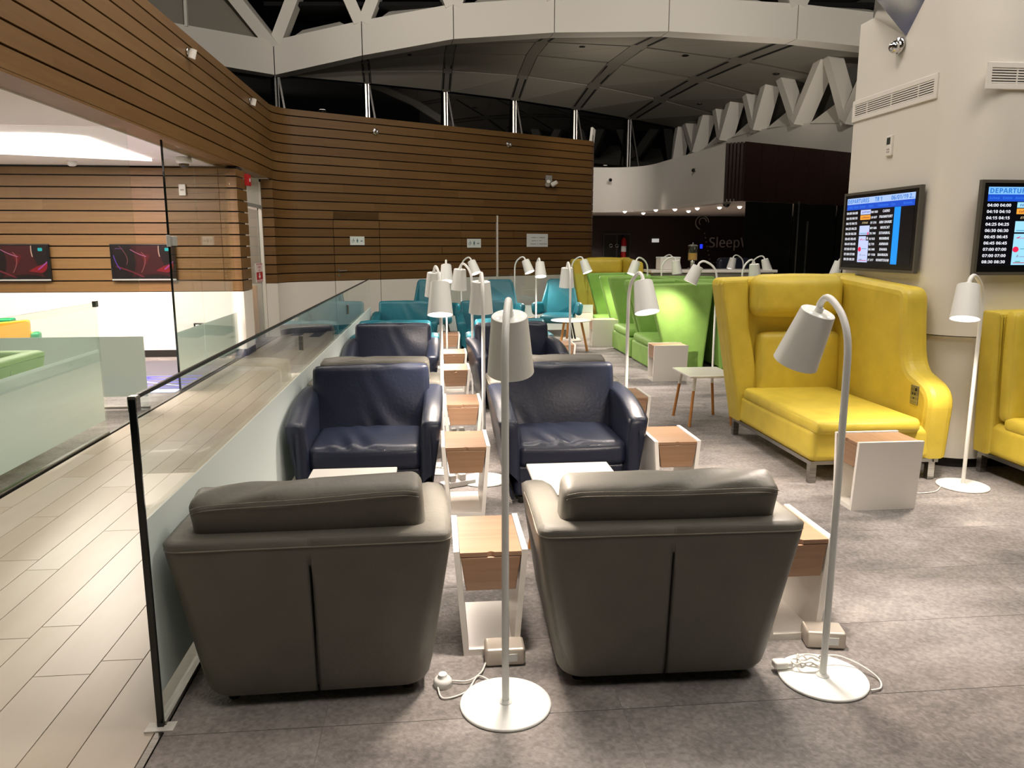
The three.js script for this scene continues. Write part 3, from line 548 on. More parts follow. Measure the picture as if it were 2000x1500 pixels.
{ const g = clubChair('green lounge chair behind the frosted glass across the walkway', M.green, M.greenPipe, [-3.5, 0, -5.75], PI * 1.5); g.remove(g.getObjectByName('back_cushion')); g.scale.set(1.15, 1.2, 1.15); };

// ---- box side table: white slanted frame, wooden drawer block
const TB = (() => {
  const h = .424, d = .4, wt = .14, wb = .106, t = .022;
  const side = s => slab([V(s * wt, h, d / 2), V(s * wt, h, -d / 2), V(s * wb, .0, -d / 2), V(s * wb, 0, d / 2)], V(-s * t, 0, 0));
  const w2 = wt - t, lo = .265, wl = lerp(wt, wb, (h - lo) / h) - t;
  const front = plate([[-w2 + .004, h - .026], [-wl - .001 + .012, lo], [wl - .012 + .001, lo], [w2 - .004, h - .026]].reverse(), d - .004, .004);
  const ls = new THREE.Shape(); ls.moveTo(-w2 + .002, -d / 2 + .002); ls.lineTo(-.014, -d / 2 + .002); ls.quadraticCurveTo(0, -d / 2 + .018, .014, -d / 2 + .002); ls.lineTo(w2 - .002, -d / 2 + .002); ls.lineTo(w2 - .002, d / 2 - .002); ls.lineTo(-w2 + .002, d / 2 - .002); ls.closePath();
  const lid = metric(T(new THREE.ExtrudeGeometry(ls, { depth: .017, bevelEnabled: false, curveSegments: 10 }).rotateX(-PI / 2), 0, h - .0235, 0));
  return { left: side(-1), right: side(1), bottom: box(2 * (wb - t) + .004, .026, d, 0, .013, 0), block: front, lid, backPanel: slab([V(-.088, .02, -d / 2 + .02), V(.088, .02, -d / 2 + .02), V(.1, .17, -d / 2 + .02), V(-.1, .17, -d / 2 + .02)], V(0, 0, .008)) };
})();
let tcount = 0;
function boxTable(label, x, zFront, turn = 0, group) {
  const o = thing('box_side_table', label, 'side table', [x, 0, zFront], turn, group);
  part(o, 'side_panel', TB.left, M.whiteLacquer); part(o, 'side_panel', TB.right, M.whiteLacquer); part(o, 'bottom_panel', TB.bottom, M.whiteLacquer);
  part(o, 'drawer_block', TB.block, M.boxWood[tcount++ % 3], 'light wood drawer block'); part(o, 'lid', TB.lid, M.boxWood[(tcount + 2) % 3], 'wooden lid with finger notch');
  return o;
}
boxTable('white framed side table with wooden block between the two grey armchairs', .188, -2.92);
boxTable('white framed side table with wooden block between the two near navy armchairs', .154, -4.45);
boxTable('white framed side table with wooden block between the middle grey armchairs', .18, -5.65);
boxTable('white framed side table with wooden block between the second row navy armchairs', .164, -7.23);
boxTable('white framed side table with wooden block between the teal armchairs turned away', .18, -8.33);
boxTable('white framed side table with wooden block between the teal armchairs facing the viewer', .16, -10.05);
boxTable('white framed side table half hidden by the grey armchair at the coiled cable', 1.4, -2.92);
boxTable('white framed side table with wooden block on the open side of the near navy armchair', 1.395, -4.45);
boxTable('white framed side table on the open side of the middle grey armchair', 1.47, -5.78);
boxTable('white framed side table on the open side of the second row navy armchair', 1.47, -8.95);
boxTable('white framed side table before the near end of the yellow sofa', 2.63, -4.245, -PI / 2);
boxTable('white framed side table in front of the nearest green high-back chair', 2.68, -8.67, -PI / 2);
boxTable('white framed side table between the second and third green high-back chairs', 2.6, -11.8, -PI / 2);
boxTable('white framed side table at the far end of the green high-back chairs', 2.45, -13.0, -PI / 2);
boxTable('white framed side table between two teal shell chairs', 1.48, -12.1);

// ---- square coffee tables
function coffee(label, x, z, turn = 0, w = .43, d = .47, group) {
  const o = thing('coffee_table', label, 'coffee table', [x, 0, z], turn, group);
  part(o, 'table_top', rbox(w, .018, d, .006, 0, .441, 0, 3), M.whiteLacquer, 'white lacquered top');
  for (const sx of [-1, 1]) for (const sz of [-1, 1]) {
    const a = V(sx * (w / 2 - .07), .432, sz * (d / 2 - .07)), b = V(sx * (w / 2 - .02), 0, sz * (d / 2 - .02)), m = a.clone().lerp(b, .28);
    const up = new THREE.TubeGeometry(new THREE.LineCurve3(a, m), 2, .014, 10), lo = new THREE.TubeGeometry(new THREE.LineCurve3(m, b), 2, .013, 10);
    const l = part(o, 'leg', metric(lo), M.legWood, 'tapered wooden leg'); part(l, 'leg_socket', up, M.whiteLacquer, 'white leg socket');
  }
  return o;
}
coffee('white square coffee table before the near navy armchair beside the glass partition', -.42, -3.55, 0, .42, .48);
coffee('white square coffee table before the near navy armchair away from the glass partition', .655, -3.545, 0, .42, .47);
coffee('white square coffee table between the middle grey and second navy armchairs beside the glass', -.42, -6.58);
coffee('white square coffee table between the middle grey and second navy armchairs away from the glass', .72, -6.6);
coffee('white square coffee table with wooden legs at the far end of the yellow sofa', 2.36, -6.55, 0, .42, .5);
{
  const o = thing('round_table', 'white round table with splayed wooden legs beside the teal shell chair', 'side table', [2.0, 0, -11.3]);
  part(o, 'table_top', lathe([[0, .45], [.3, .45], [.305, .455], [.3, .465], [0, .468]], 36), M.whiteLacquer); part(o, 'shelf', lathe([[0, .15], [.16, .15], [.16, .162], [0, .162]], 28), M.whiteLacquer);
  for (let k = 0; k < 3; k++) { const a = k * 2.094 + .4, c = Math.cos(a), s = Math.sin(a); part(o, 'leg', metric(new THREE.TubeGeometry(new THREE.LineCurve3(V(c * .15, .45, s * .15), V(c * .25, 0, s * .25)), 2, .018, 10)), M.legWood); }
}

// ---- floor lamp with bent arm and drum shade; arm reaches along +x locally
const LG = (() => {
  const arm = [V(0, .012, 0), V(0, .4, 0), V(0, .8, 0), V(0, 1.12, 0), V(.003, 1.2, 0), V(.018, 1.262, 0), V(.055, 1.315, 0), V(.1, 1.348, 0), V(.14, 1.366, 0), V(.17, 1.37, 0), V(.195, 1.36, 0), V(.212, 1.345, 0), V(.222, 1.318, 0)];
  const hs = .212, rt = .0625, rb = .083, t = .002;
  const shade = lathe([[.006, 0], [rt - .003, 0], [rt, -.003], [rb, -hs], [rb - t, -hs], [rt - t, -.005], [.006, -.003]], 44);
  const pin = []; for (let k = 0; k < 8; k++) { const a = k / 8 * PI * 2 + .2; pin.push(cyl(.0042, .0042, .0012, 10, Math.cos(a) * .046, .0006, Math.sin(a) * .046)); }
  return { base: lathe([[0, .0115], [.151, .0115], [.156, .009], [.157, .004], [.155, 0], [0, 0]], 56), collar: lathe([[.0125, .011], [.023, .011], [.023, .015], [.0125, .022]], 24), arm: tube(arm, .0122, 110, 12), shade, pin: merge(pin), neck: cyl(.014, .016, .02, 18, 0, .008, 0), disc: cyl(.072, .072, .004, 36, 0, -hs + .006, 0), hs };
})();
const lamps = [];
function lamp(label, x, z, dx, dz, tilt = .3, swing = 0, cd = LAMP_CD) {
  const o = thing('floor_lamp', label, 'floor lamp', [x, 0, z], Math.atan2(-dz, dx));
  part(o, 'base', LG.base, M.lampWhite, 'flat round white base'); part(o, 'collar', LG.collar, M.lampWhite); part(o, 'pole', LG.arm, M.lampWhite, 'bent white pole');
  const h = new THREE.Group(); h.position.set(.2225, 1.315, 0); h.rotation.set(swing, 0, tilt); h.name = 'shade_head'; o.add(h);
  const s = part(h, 'lamp_shade', LG.shade, M.lampWhite, 'white drum shade'); part(h, 'neck', LG.neck, M.lampWhite);
  part(h, 'light_hole', LG.pin, M.pin, 'ring of glowing pinholes'); part(h, 'diffuser', LG.disc, M.glow, 'glowing white diffuser');
  const l = new THREE.SpotLight(LAMPWHITE, cd, 0, 1.2, .6, 2); l.position.set(0, -LG.hs - .004, 0); l.castShadow = true; l.shadow.radius = 3; h.add(l);
  const t = new THREE.Object3D(); t.name = 'aim'; t.position.set(0, -2, 0); h.add(t); l.target = t;
  return o;
}
lamp('white floor lamp between the two grey armchairs, shade turned away and pinholes glowing', .213, -2.39, .16, -1, .3);
lamp('white floor lamp beside the grey armchair with a coiled cable on its base', 1.377, -2.44, .0, -1, .34, .2);
lamp('white floor lamp between the two yellow sofas in front of the white column', 3.41, -4.52, -.85, .52, .3, .12);
lamp('white floor lamp with lit shade behind the navy armchair nearest the yellow sofa', 1.33, -5.25, .18, .98, .36);
lamp('white floor lamp lighting the side of the nearest green chair', 3.3, -8.86, -1, -.18, .42);
lamp('white floor lamp rising behind the middle green chairs, shade over their top edge', 3.28, -11.8, -1, .4, .34);
lamp('white floor lamp, lit shade, just behind the near navy armchair at the glass', .03, -5.24, -.02, 1, .3);
lamp('white floor lamp seen from behind, beyond the near navy armchairs\' box table', .30, -4.95, .0, -1, .12);
lamp('white floor lamp seen from behind, beyond the middle grey armchair beside the glass', .04, -6.72, -.25, -1, .12);
lamp('white floor lamp seen from behind beside the second row box table', .36, -7.75, -.5, -.85, .12);
lamp('white floor lamp with lit shade beside the box table of the far teal armchairs', .13, -9.85, .0, 1, .35);
lamp('white floor lamp with lit tilted shade beside the first teal shell chair', .40, -12.3, .8, .8, .45);
lamp('white floor lamp with lit tilted shade beside the middle teal shell chair', 1.3, -12.75, .8, .8, .45);
lamp('white floor lamp with lit shade in front of the teal shell chairs', 1.47, -11.3, .1, 1, .33);
lamp('white floor lamp seen from behind beyond the second row navy armchair on its open side', 1.42, -8.1, 0, -1, .1);
lamp('white floor lamp with lit tilted shade beside the far yellow sofa', 2.25, -12.75, .8, .7, .42);
lamp('white floor lamp behind the green chairs, shade turned towards the buffet', 3.62, -12.2, 1, .1, .15);
lamp('white floor lamp behind the green chairs near the buffet counter, shade tipped up', 4.55, -15.4, 1, .25, .3);
lamp('white floor lamp behind the yellow sofa, shade turned to the green chairs', 6.0, -14.7, -1, .1, .2);
lamp('white floor lamp behind the yellow sofa back with its pinholes showing', 3.95, -9.7, 1, -.5, .1);
lamp('white floor lamp far behind the yellow sofa, shade turned to the column', 5.62, -13.4, 1, .2, .3);
lamp('white floor lamp next to the column edge, shade turned to the sofa', 6.35, -11.3, -1, -.1, .25);
lamp('white floor lamp half hidden by the column edge', 6.55, -11.5, 1, 0, .2);

// ---- yellow lounge sofa: tall back panel with headrest, side panel sweeping down to an armrest
function yellowSofa(label, pos, turn, low) {
  const o = thing('lounge_sofa', label, 'sofa', pos, turn);
  const Wd = .92, D = 1.42, H = low ? 1.12 : 1.3;                      // x 0..Wd, z 0..D ; panel at z=0, arm side at x=Wd
  // base body
  part(o, 'seat_body', rbox(Wd - .06, .23, D - .04, .05, Wd / 2 - .02, .255, D / 2 + .0, 4), M.yellow);
  // back panel, flaring towards the top; left border sweeps forward
  const bp = new THREE.Shape(); bp.moveTo(.0, .15); bp.lineTo(-.2 * (low ? .2 : 1), H - .06); bp.quadraticCurveTo(-.2 * (low ? .2 : 1), H, -.14 * (low ? .2 : 1), H); bp.lineTo(Wd + .02, H + .03); bp.lineTo(Wd + .02, .15); bp.lineTo(0, .15);
  const g1 = plate(bp, .18, .035); g1.translate(0, 0, .06); part(o, 'back_panel', g1, M.yellow);
  if (!low) { const lip = new THREE.Shape(); lip.moveTo(.0, .15); lip.lineTo(-.195, H - .05); lip.quadraticCurveTo(-.195, H - .005, -.15, H - .005); lip.lineTo(.02, H + .0); lip.lineTo(.055, .9); lip.lineTo(.16, .42); lip.lineTo(.2, .3); lip.lineTo(.2, .15); lip.lineTo(0, .15); const g2 = plate(lip, .12, .03); g2.translate(0, 0, .15); part(o, 'side_lip', g2, M.yellow); }
  const bc = part(o, 'back_cushion', metric(pillow(low ? .62 : .68, low ? .74 : .5, .12, .045, .02, .004, 1.5)), M.yellow); bc.position.set(low ? .32 : .46, low ? .76 : .62, .2); bc.rotation.x = -.06;
  if (!low) { const hr = part(o, 'headrest', metric(pillow(.73, .32, .19, .08, .02, .001, 3, 30, 20, 12)), M.yellow); hr.position.set(.405, 1.165, .215); }
  // side panel with armrest: profile in (z, y)
  const sp = new THREE.Shape(); sp.moveTo(-.02, .15); sp.lineTo(-.02, H + .03); sp.lineTo(.98, H - .03); sp.quadraticCurveTo(1.05, H - .04, 1.06, H - .12); sp.bezierCurveTo(1.1, .85, 1.1, .72, 1.24, .69); sp.lineTo(1.32, .66); sp.quadraticCurveTo(1.43, .62, 1.43, .5); sp.lineTo(1.4, .15); sp.lineTo(-.02, .15);
  const g3 = plate(sp, .19, .055); g3.rotateY(-PI / 2); g3.translate(Wd - .045, 0, 0); part(o, 'side_panel', metric(g3), M.yellow);
  // seat cushion
  const sc = part(o, 'seat_cushion', metric((() => { const g = pillow(Wd - .19, D - .2, .1, .04, .015, .003, 2, 40, 40, 6); g.rotateX(-PI / 2); return g; })()), M.yellow); sc.position.set(Wd / 2 - .085, .385, D / 2 + .12);
  const fr = part(o, 'base_frame', merge([box(Wd - .05, .025, .03, Wd / 2, .138, .03), box(Wd - .05, .025, .03, Wd / 2, .138, D - .05), box(.03, .025, D - .05, .03, .138, D / 2), box(.03, .025, D - .05, Wd - .03, .138, D / 2)]), M.steel, 'brushed steel base rail');
  for (const [x, z] of [[.04, .04], [Wd - .05, .04], [.04, D - .06], [Wd - .05, D - .06]]) part(o, 'leg', box(.045, .13, .045, x, .066, z), M.steel, 'square steel leg');
  if (!low) { const k = part(o, 'power_socket', rbox(.012, .13, .08, .004, 0, 0, 0), M.steel, 'brushed steel power socket'); k.position.set(Wd - .143, .56, 1.27); part(k, 'socket_slot', merge([box(.004, .015, .008, -.006, .01, -.012), box(.004, .015, .008, -.006, .01, .012), box(.004, .01, .01, -.006, -.02, 0), box(.004, .02, .012, -.006, .04, .02)]), M.seam); }
  return o;
}
yellowSofa('yellow leather lounge sofa with tall back, headrest and power socket before the white column', [2.42, 0, -6.06], 0, false);
yellowSofa('yellow leather lounge sofa with lower back, right of the floor lamp at the column', [3.72, 0, -4.86], 0, true);
yellowSofa('yellow tall-backed sofa at the far end behind the green chairs', [2.78, 0, -14.8], 0, false);

// ---- green high-back booth chairs facing the aisle (-x)
function greenChair(label, zNear, group) {
  const o = thing('high_back_chair', label, 'chair', [2.66, 0, zNear], 0, group), L = 1.1;     // local x 0 = seat front, z from 0 (near) to -L
  const wing = new THREE.Shape(); wing.moveTo(.12, .01); wing.lineTo(.13, .33); wing.lineTo(-.02 - .05, 1.04); wing.quadraticCurveTo(-.07, 1.09, -.02, 1.09); wing.lineTo(.72, 1.1); wing.quadraticCurveTo(.77, 1.1, .76, 1.05); wing.lineTo(.66, .01); wing.lineTo(.12, .01);
  const g = plate(wing, .09, .03);
  const a = part(o, 'wing', g, M.green); a.position.z = -.045; const b = part(o, 'wing', g, M.green); b.position.z = -L + .045;
  part(o, 'base', rbox(.6, .27, L, .03, .32, .145, -L / 2, 3), M.green);
  const s = part(o, 'seat_cushion', metric((() => { const q = pillow(.56, L - .2, .11, .045, .012, 0, 0, 20, 20, 6); q.rotateX(-PI / 2); return q; })()), M.green); s.position.set(.29, .335, -L / 2);
  const bk = part(o, 'backrest', plate([[.5, .2], [.58, 1.09], [.76, 1.1], [.66, .05], [.5, .05]].reverse(), L - .1, .03), M.green); bk.position.z = -L / 2;
  for (const [x, z] of [[.1, -.1], [.58, -.1], [.1, -L + .1], [.58, -L + .1]]) part(o, 'foot', cyl(.02, .02, .02, 12, x, .008, z), M.foot);
  return o;
}
greenChair('green high-back booth chair lit by the floor lamp at its side', -9.25);
greenChair('green high-back booth chair standing against the lamp-lit green chair', -10.44);
greenChair('green high-back booth chair at the far end beyond the side table', -12.08);
{ // second row back to back behind them
  const o = greenChair('green high-back booth chair turned to the buffet, behind the lamp-lit one', -10.3); o.position.set(4.2, 0, -10.35); o.rotation.y = PI;
  const o2 = greenChair('green high-back booth chair turned to the buffet, behind the middle one', -11.4); o2.position.set(4.2, 0, -11.6); o2.rotation.y = PI;
}

// ---- teal shell armchairs with tapered legs
function shellChair(label, x, z, turn) {
  const o = thing('shell_armchair', label, 'armchair', [x, 0, z], turn);
  const bs = new THREE.Shape(); bs.moveTo(-.24, .36); bs.lineTo(-.3, .62); bs.lineTo(-.22, .96); bs.quadraticCurveTo(-.2, 1.01, -.15, 1.01); bs.lineTo(.15, 1.01); bs.quadraticCurveTo(.2, 1.01, .22, .96); bs.lineTo(.3, .62); bs.lineTo(.24, .36); bs.lineTo(-.24, .36);
  const g = plate(bs, .09, .035); const p = g.attributes.position; for (let i = 0; i < p.count; i++) { const yy = p.getY(i), xx = p.getX(i); p.setZ(i, p.getZ(i) - .16 * (yy - .36) / .65 + 1.1 * xx * xx); } g.computeVertexNormals();
  const b = part(o, 'backrest', g, M.teal); b.position.z = -.24;
  const s = part(o, 'seat', metric((() => { const q = pillow(.54, .56, .13, .05, .02, 0, 0, 16, 16, 6); q.rotateX(-PI / 2); return q; })()), M.teal); s.position.set(0, .4, .03);
  for (const sx of [-1, 1]) { const a = part(o, 'armrest', metric(pillow(.1, .2, .5, .05, .008, 0, 0, 10, 10, 16)), M.teal); a.position.set(sx * .33, .55, .02); a.rotation.set(-.05, sx * .14, sx * -.12); }
  for (const sx of [-1, 1]) for (const sz of [-1, 1]) part(o, 'leg', metric(new THREE.TubeGeometry(new THREE.LineCurve3(V(sx * .2, .36, sz * .19), V(sx * .27, 0, sz * .26)), 2, .015, 8)), M.foot);
  return o;
}
shellChair('teal shell armchair behind the far club chair beside the glass partition', -.05, -12.35, .1);
shellChair('teal shell armchair in the middle before the low glass screen', 1.0, -12.25, -.1);
shellChair('teal shell armchair beside the white round table', 1.97, -12.35, -.25);

// ---- departure screens on the column
function board(x, w, h, right) {
  x.fillStyle = '#04040a'; x.fillRect(0, 0, w, h); const S = w / 1000;
  x.fillStyle = right ? '#7fbdf5' : '#a9c4f8'; x.fillRect(0, 0, w, 62 * S * 1); x.fillStyle = '#1d4fc8'; x.fillRect(0, 62 * S, w, 58 * S);
  x.fillStyle = '#2a74c9'; x.font = `bold ${56 * S}px sans-serif`; x.textAlign = 'left'; x.fillText('DEPARTURES', 8 * S, 51 * S); if (!right) { x.fillText('TR 1', 440 * S, 51 * S); } x.textAlign = 'right'; x.fillText('06/01/19 2..', 985 * S, 51 * S);
  x.font = `${30 * S}px sans-serif`; x.fillStyle = '#3d86ee'; x.textAlign = 'left'; ['Sched   Estim', 'Airline', 'Flight', 'Destination', 'Gate', 'Remarks'].forEach((s, i) => x.fillText(s, [10, 210, 350, 490, 680, 850][i] * S, 102 * S));
  const R = [['04:00', 'MS 930', 'CAIRO'], ['04:10', 'LH 637', 'FRANKFURT'], ['04:15', 'EY 374', 'ABU DHABI'], ['04:25', 'WY 686', 'MUSCAT'], ['06:30', 'TK 749', 'ISTANBUL'], ['06:45', 'AI 922', 'MUMBAI'], ['06:45', 'RJ 735', 'AMMAN'], ['07:00', 'BG 040', 'DHAKA'], ['07:00', 'GF 1150', 'BAHRAIN'], ['08:30', '3T 217', 'KHARTOUM']];
  const rh = 53 * S, y0 = 126 * S;
  x.font = `bold ${40 * S}px sans-serif`;
  R.forEach((r, i) => { const y = y0 + rh * i + 38 * S; x.fillStyle = '#f4f6ff'; x.textAlign = 'left'; x.font = `bold ${35 * S}px sans-serif`; x.fillText(r[0] + ' ' + r[0], 2 * S, y); x.font = `bold ${30 * S}px sans-serif`; x.fillText(r[1], 396 * S, y); x.textAlign = 'center'; x.font = `bold ${34 * S}px sans-serif`; x.fillText(r[2], 620 * S, y); });
  const bx = 232 * S, bw = 158 * S, lt = right ? '#9fdcfa' : '#c3cdfb';
  x.fillStyle = lt; x.fillRect(bx, y0, bw, rh * .88); x.fillStyle = '#f0a23c'; x.fillRect(bx, y0 + rh, bw, rh * .88); x.fillStyle = lt; x.fillRect(bx, y0 + rh * 3, bw, rh * 1.75);
  x.fillRect(bx, y0 + rh * 5, bw, rh * 5); x.fillStyle = '#0a0a1c'; x.fillRect(bx + bw * .72, y0 + rh * 5, bw * .28, rh * .85);
  x.textAlign = 'center'; x.font = `italic bold ${26 * S}px sans-serif`; x.fillStyle = '#3a4f9a'; x.fillText('EGYPTAIR', bx + bw / 2, y0 + rh * .62, bw * .9); x.fillStyle = '#8a2a20'; x.fillText('Lufthansa', bx + bw / 2, y0 + rh * 1.62, bw * .9); x.fillStyle = '#cdb68a'; x.fillText('ETIHAD', bx + bw / 2, y0 + rh * 2.62, bw * .8);
  x.fillStyle = '#5aa0c0'; x.fillRect(bx + bw * .08, y0 + rh * 4.4, bw * .7, 8 * S); x.fillStyle = '#e0567e'; x.beginPath(); x.arc(bx + bw * .88, y0 + rh * 4.5, 14 * S, 0, 7); x.fill();
  x.fillStyle = '#d0405a'; x.beginPath(); x.moveTo(bx + bw * .1, y0 + rh * 5.7); x.lineTo(bx + bw * .36, y0 + rh * 5.35); x.lineTo(bx + bw * .24, y0 + rh * 5.75); x.fill(); x.fillRect(bx + bw * .3, y0 + rh * 5.65, bw * .35, 4 * S);
  x.strokeStyle = '#fff'; x.lineWidth = 3 * S; x.beginPath(); for (let k = 0; k < 5; k++) { const a = k * 2.513 - 1.57; x[k ? 'lineTo' : 'moveTo'](bx + bw * .86 + 16 * S * Math.cos(a), y0 + rh * 5.42 + 16 * S * Math.sin(a)); } x.closePath(); x.stroke();
  x.fillStyle = '#e8264e'; x.beginPath(); x.arc(bx + bw * .16, y0 + rh * 7.5, 24 * S, 0, 7); x.fill(); x.fillStyle = '#4a9aa0'; x.fillRect(bx + bw * .38, y0 + rh * 7.35, bw * .45, 6 * S); x.fillStyle = '#8d9bb0'; x.beginPath(); x.moveTo(bx + bw * .2, y0 + rh * 8.75); x.lineTo(bx + bw * .3, y0 + rh * 8.25); x.lineTo(bx + bw * .34, y0 + rh * 8.7); x.fill(); x.fillRect(bx + bw * .38, y0 + rh * 8.6, bw * .45, 6 * S);
  x.fillStyle = '#c03a4a'; x.fillRect(bx + bw * .1, y0 + rh * 9.6, bw * .8, 6 * S); x.fillStyle = '#3a8a5a'; x.fillRect(bx + bw * .2, y0 + rh * 9.4, bw * .25, 6 * S);
  x.fillStyle = '#1d94f5'; x.fillRect(735 * S, 122 * S, 88 * S, h - 128 * S);
}
{
  const tv = (label, pos, turn, right) => {
    const o = thing('departure_screen', label, 'screen', pos, turn), w = 1.02, h = .615;
    const fr = new THREE.Shape(); fr.moveTo(-w / 2, -h / 2); fr.lineTo(w / 2, -h / 2); fr.lineTo(w / 2, h / 2); fr.lineTo(-w / 2, h / 2); fr.lineTo(-w / 2, -h / 2);
    const hole = new THREE.Path(); hole.moveTo(-w / 2 + .02, -h / 2 + .02); hole.lineTo(-w / 2 + .02, h / 2 - .02); hole.lineTo(w / 2 - .02, h / 2 - .02); hole.lineTo(w / 2 - .02, -h / 2 + .02);
    part(o, 'surround', plate(fr, .03, 0, [hole]), std(0x55524a, .5), 'dull grey recess surround'); part(o, 'panel', box(w - .042, h - .042, .03, 0, 0, -.004), M.screenFrame);
    const m = emissiveTex((x, W, H) => board(x, W, H, right), 1400, 940, 1.0);
    part(o, 'display', T(new THREE.PlaneGeometry(w - .11, h - .1), -.005, .005, .0125), m, 'lit departures board');
    const l = new THREE.RectAreaLight(0x9fb4ff, .12, w - .15, h - .15); l.position.set(0, 0, .03); l.rotation.y = PI; o.add(l);
    return o;
  };
  tv('lit departures screen on the column face above the yellow sofa', [3.384, 1.662, -5.7], -PI / 2, false);
  tv('lit departures screen on the column face above the floor lamp', [4.05, 1.665, -4.824], 0, true);
  const vent = (label, pos, turn) => {
    const o = thing('air_vent', label, 'air vent', pos, turn), w = 1.08, h = .165;
    const f = new THREE.Shape(); f.moveTo(-w / 2, -h / 2); f.lineTo(w / 2, -h / 2); f.lineTo(w / 2, h / 2); f.lineTo(-w / 2, h / 2); f.lineTo(-w / 2, -h / 2); const q = new THREE.Path(); q.moveTo(-w / 2 + .035, -h / 2 + .035); q.lineTo(-w / 2 + .035, h / 2 - .035); q.lineTo(w / 2 - .035, h / 2 - .035); q.lineTo(w / 2 - .035, -h / 2 + .035);
    part(o, 'frame', plate(f, .014, .003, [q]), M.white); part(o, 'backing', box(w - .04, h - .04, .004, 0, 0, -.004), M.slot);
    for (let k = 0; k < 6; k++) part(o, 'louvre', box(w - .07, .009, .006, 0, -.0405 + k * .0162, .001), M.white);
    for (const sx of [-1, 0, 1]) part(o, 'mullion', box(.008, h - .07, .007, sx * .33, 0, .001), M.white);
    return o;
  };
  vent('long white air vent high on the column face above the first departures screen', [3.414, 2.622, -5.72], -PI / 2);
  vent('long white air vent high on the column face above the second departures screen', [4.06, 2.62, -4.853], 0);
  const th = thing('thermostat', 'small white thermostat between the vent and the departures screen', 'thermostat', [3.414, 2.289, -5.69], -PI / 2);
  part(th, 'case', rbox(.075, .15, .022, .006), M.white); part(th, 'lcd', box(.045, .05, .002, -.005, .035, .0115), std(0x3d443f, .3)); part(th, 'button', merge([0, 1, 2, 3].map(k => box(.012, .009, .003, -.015 + (k % 2) * .02, -.025 - Math.floor(k / 2) * .02, .0115))), M.plasticGrey);
  const sn = thing('wall_spotlight', 'small chrome ball spotlight high on the column', 'spotlight', [3.412, 2.99, -5.66], -PI / 2);
  part(sn, 'rose', lathe([[0, 0], [.06, 0], [.055, .02], [0, .024]], 24).rotateX(PI / 2), M.chrome); part(sn, 'ball', T(new THREE.SphereGeometry(.045, 20, 14), 0, -.01, .04), M.chrome);
  const wd = thing('wedge_uplight', 'mirror-polished triangular uplight on the top edge of the column', 'uplight', [3.4, 3.24, -5.66]);
  part(wd, 'body', slab([V(.02, .06, -.42), V(.02, .06, .3), V(.02, -.2, .05)], V(-.0001, 0, 0)).clone(), M.chrome);
  part(wd, 'wedge', (() => { const g = new THREE.BufferGeometry(), a = V(0.02, .06, -.42), b = V(.02, .06, .3), c = V(.02, -.2, .05), d = V(-.22, .06, .02); const p = []; for (const t of [[a, d, c], [d, b, c], [a, b, d], [a, c, b]]) t.forEach(v => p.push(v.x, v.y, v.z)); g.setAttribute('position', new THREE.Float32BufferAttribute(p, 3)); g.computeVertexNormals(); return metric(g); })(), M.chrome);
  part(wd, 'glow_strip', slab([V(.0, .066, -.36), V(.0, .066, .26), V(-.2, .066, .02)], V(0, .012, 0)), std(0x66ccff, .4, { emissive: 0x35c8ff, emissiveIntensity: 1.8 }), 'blue glowing top');
}

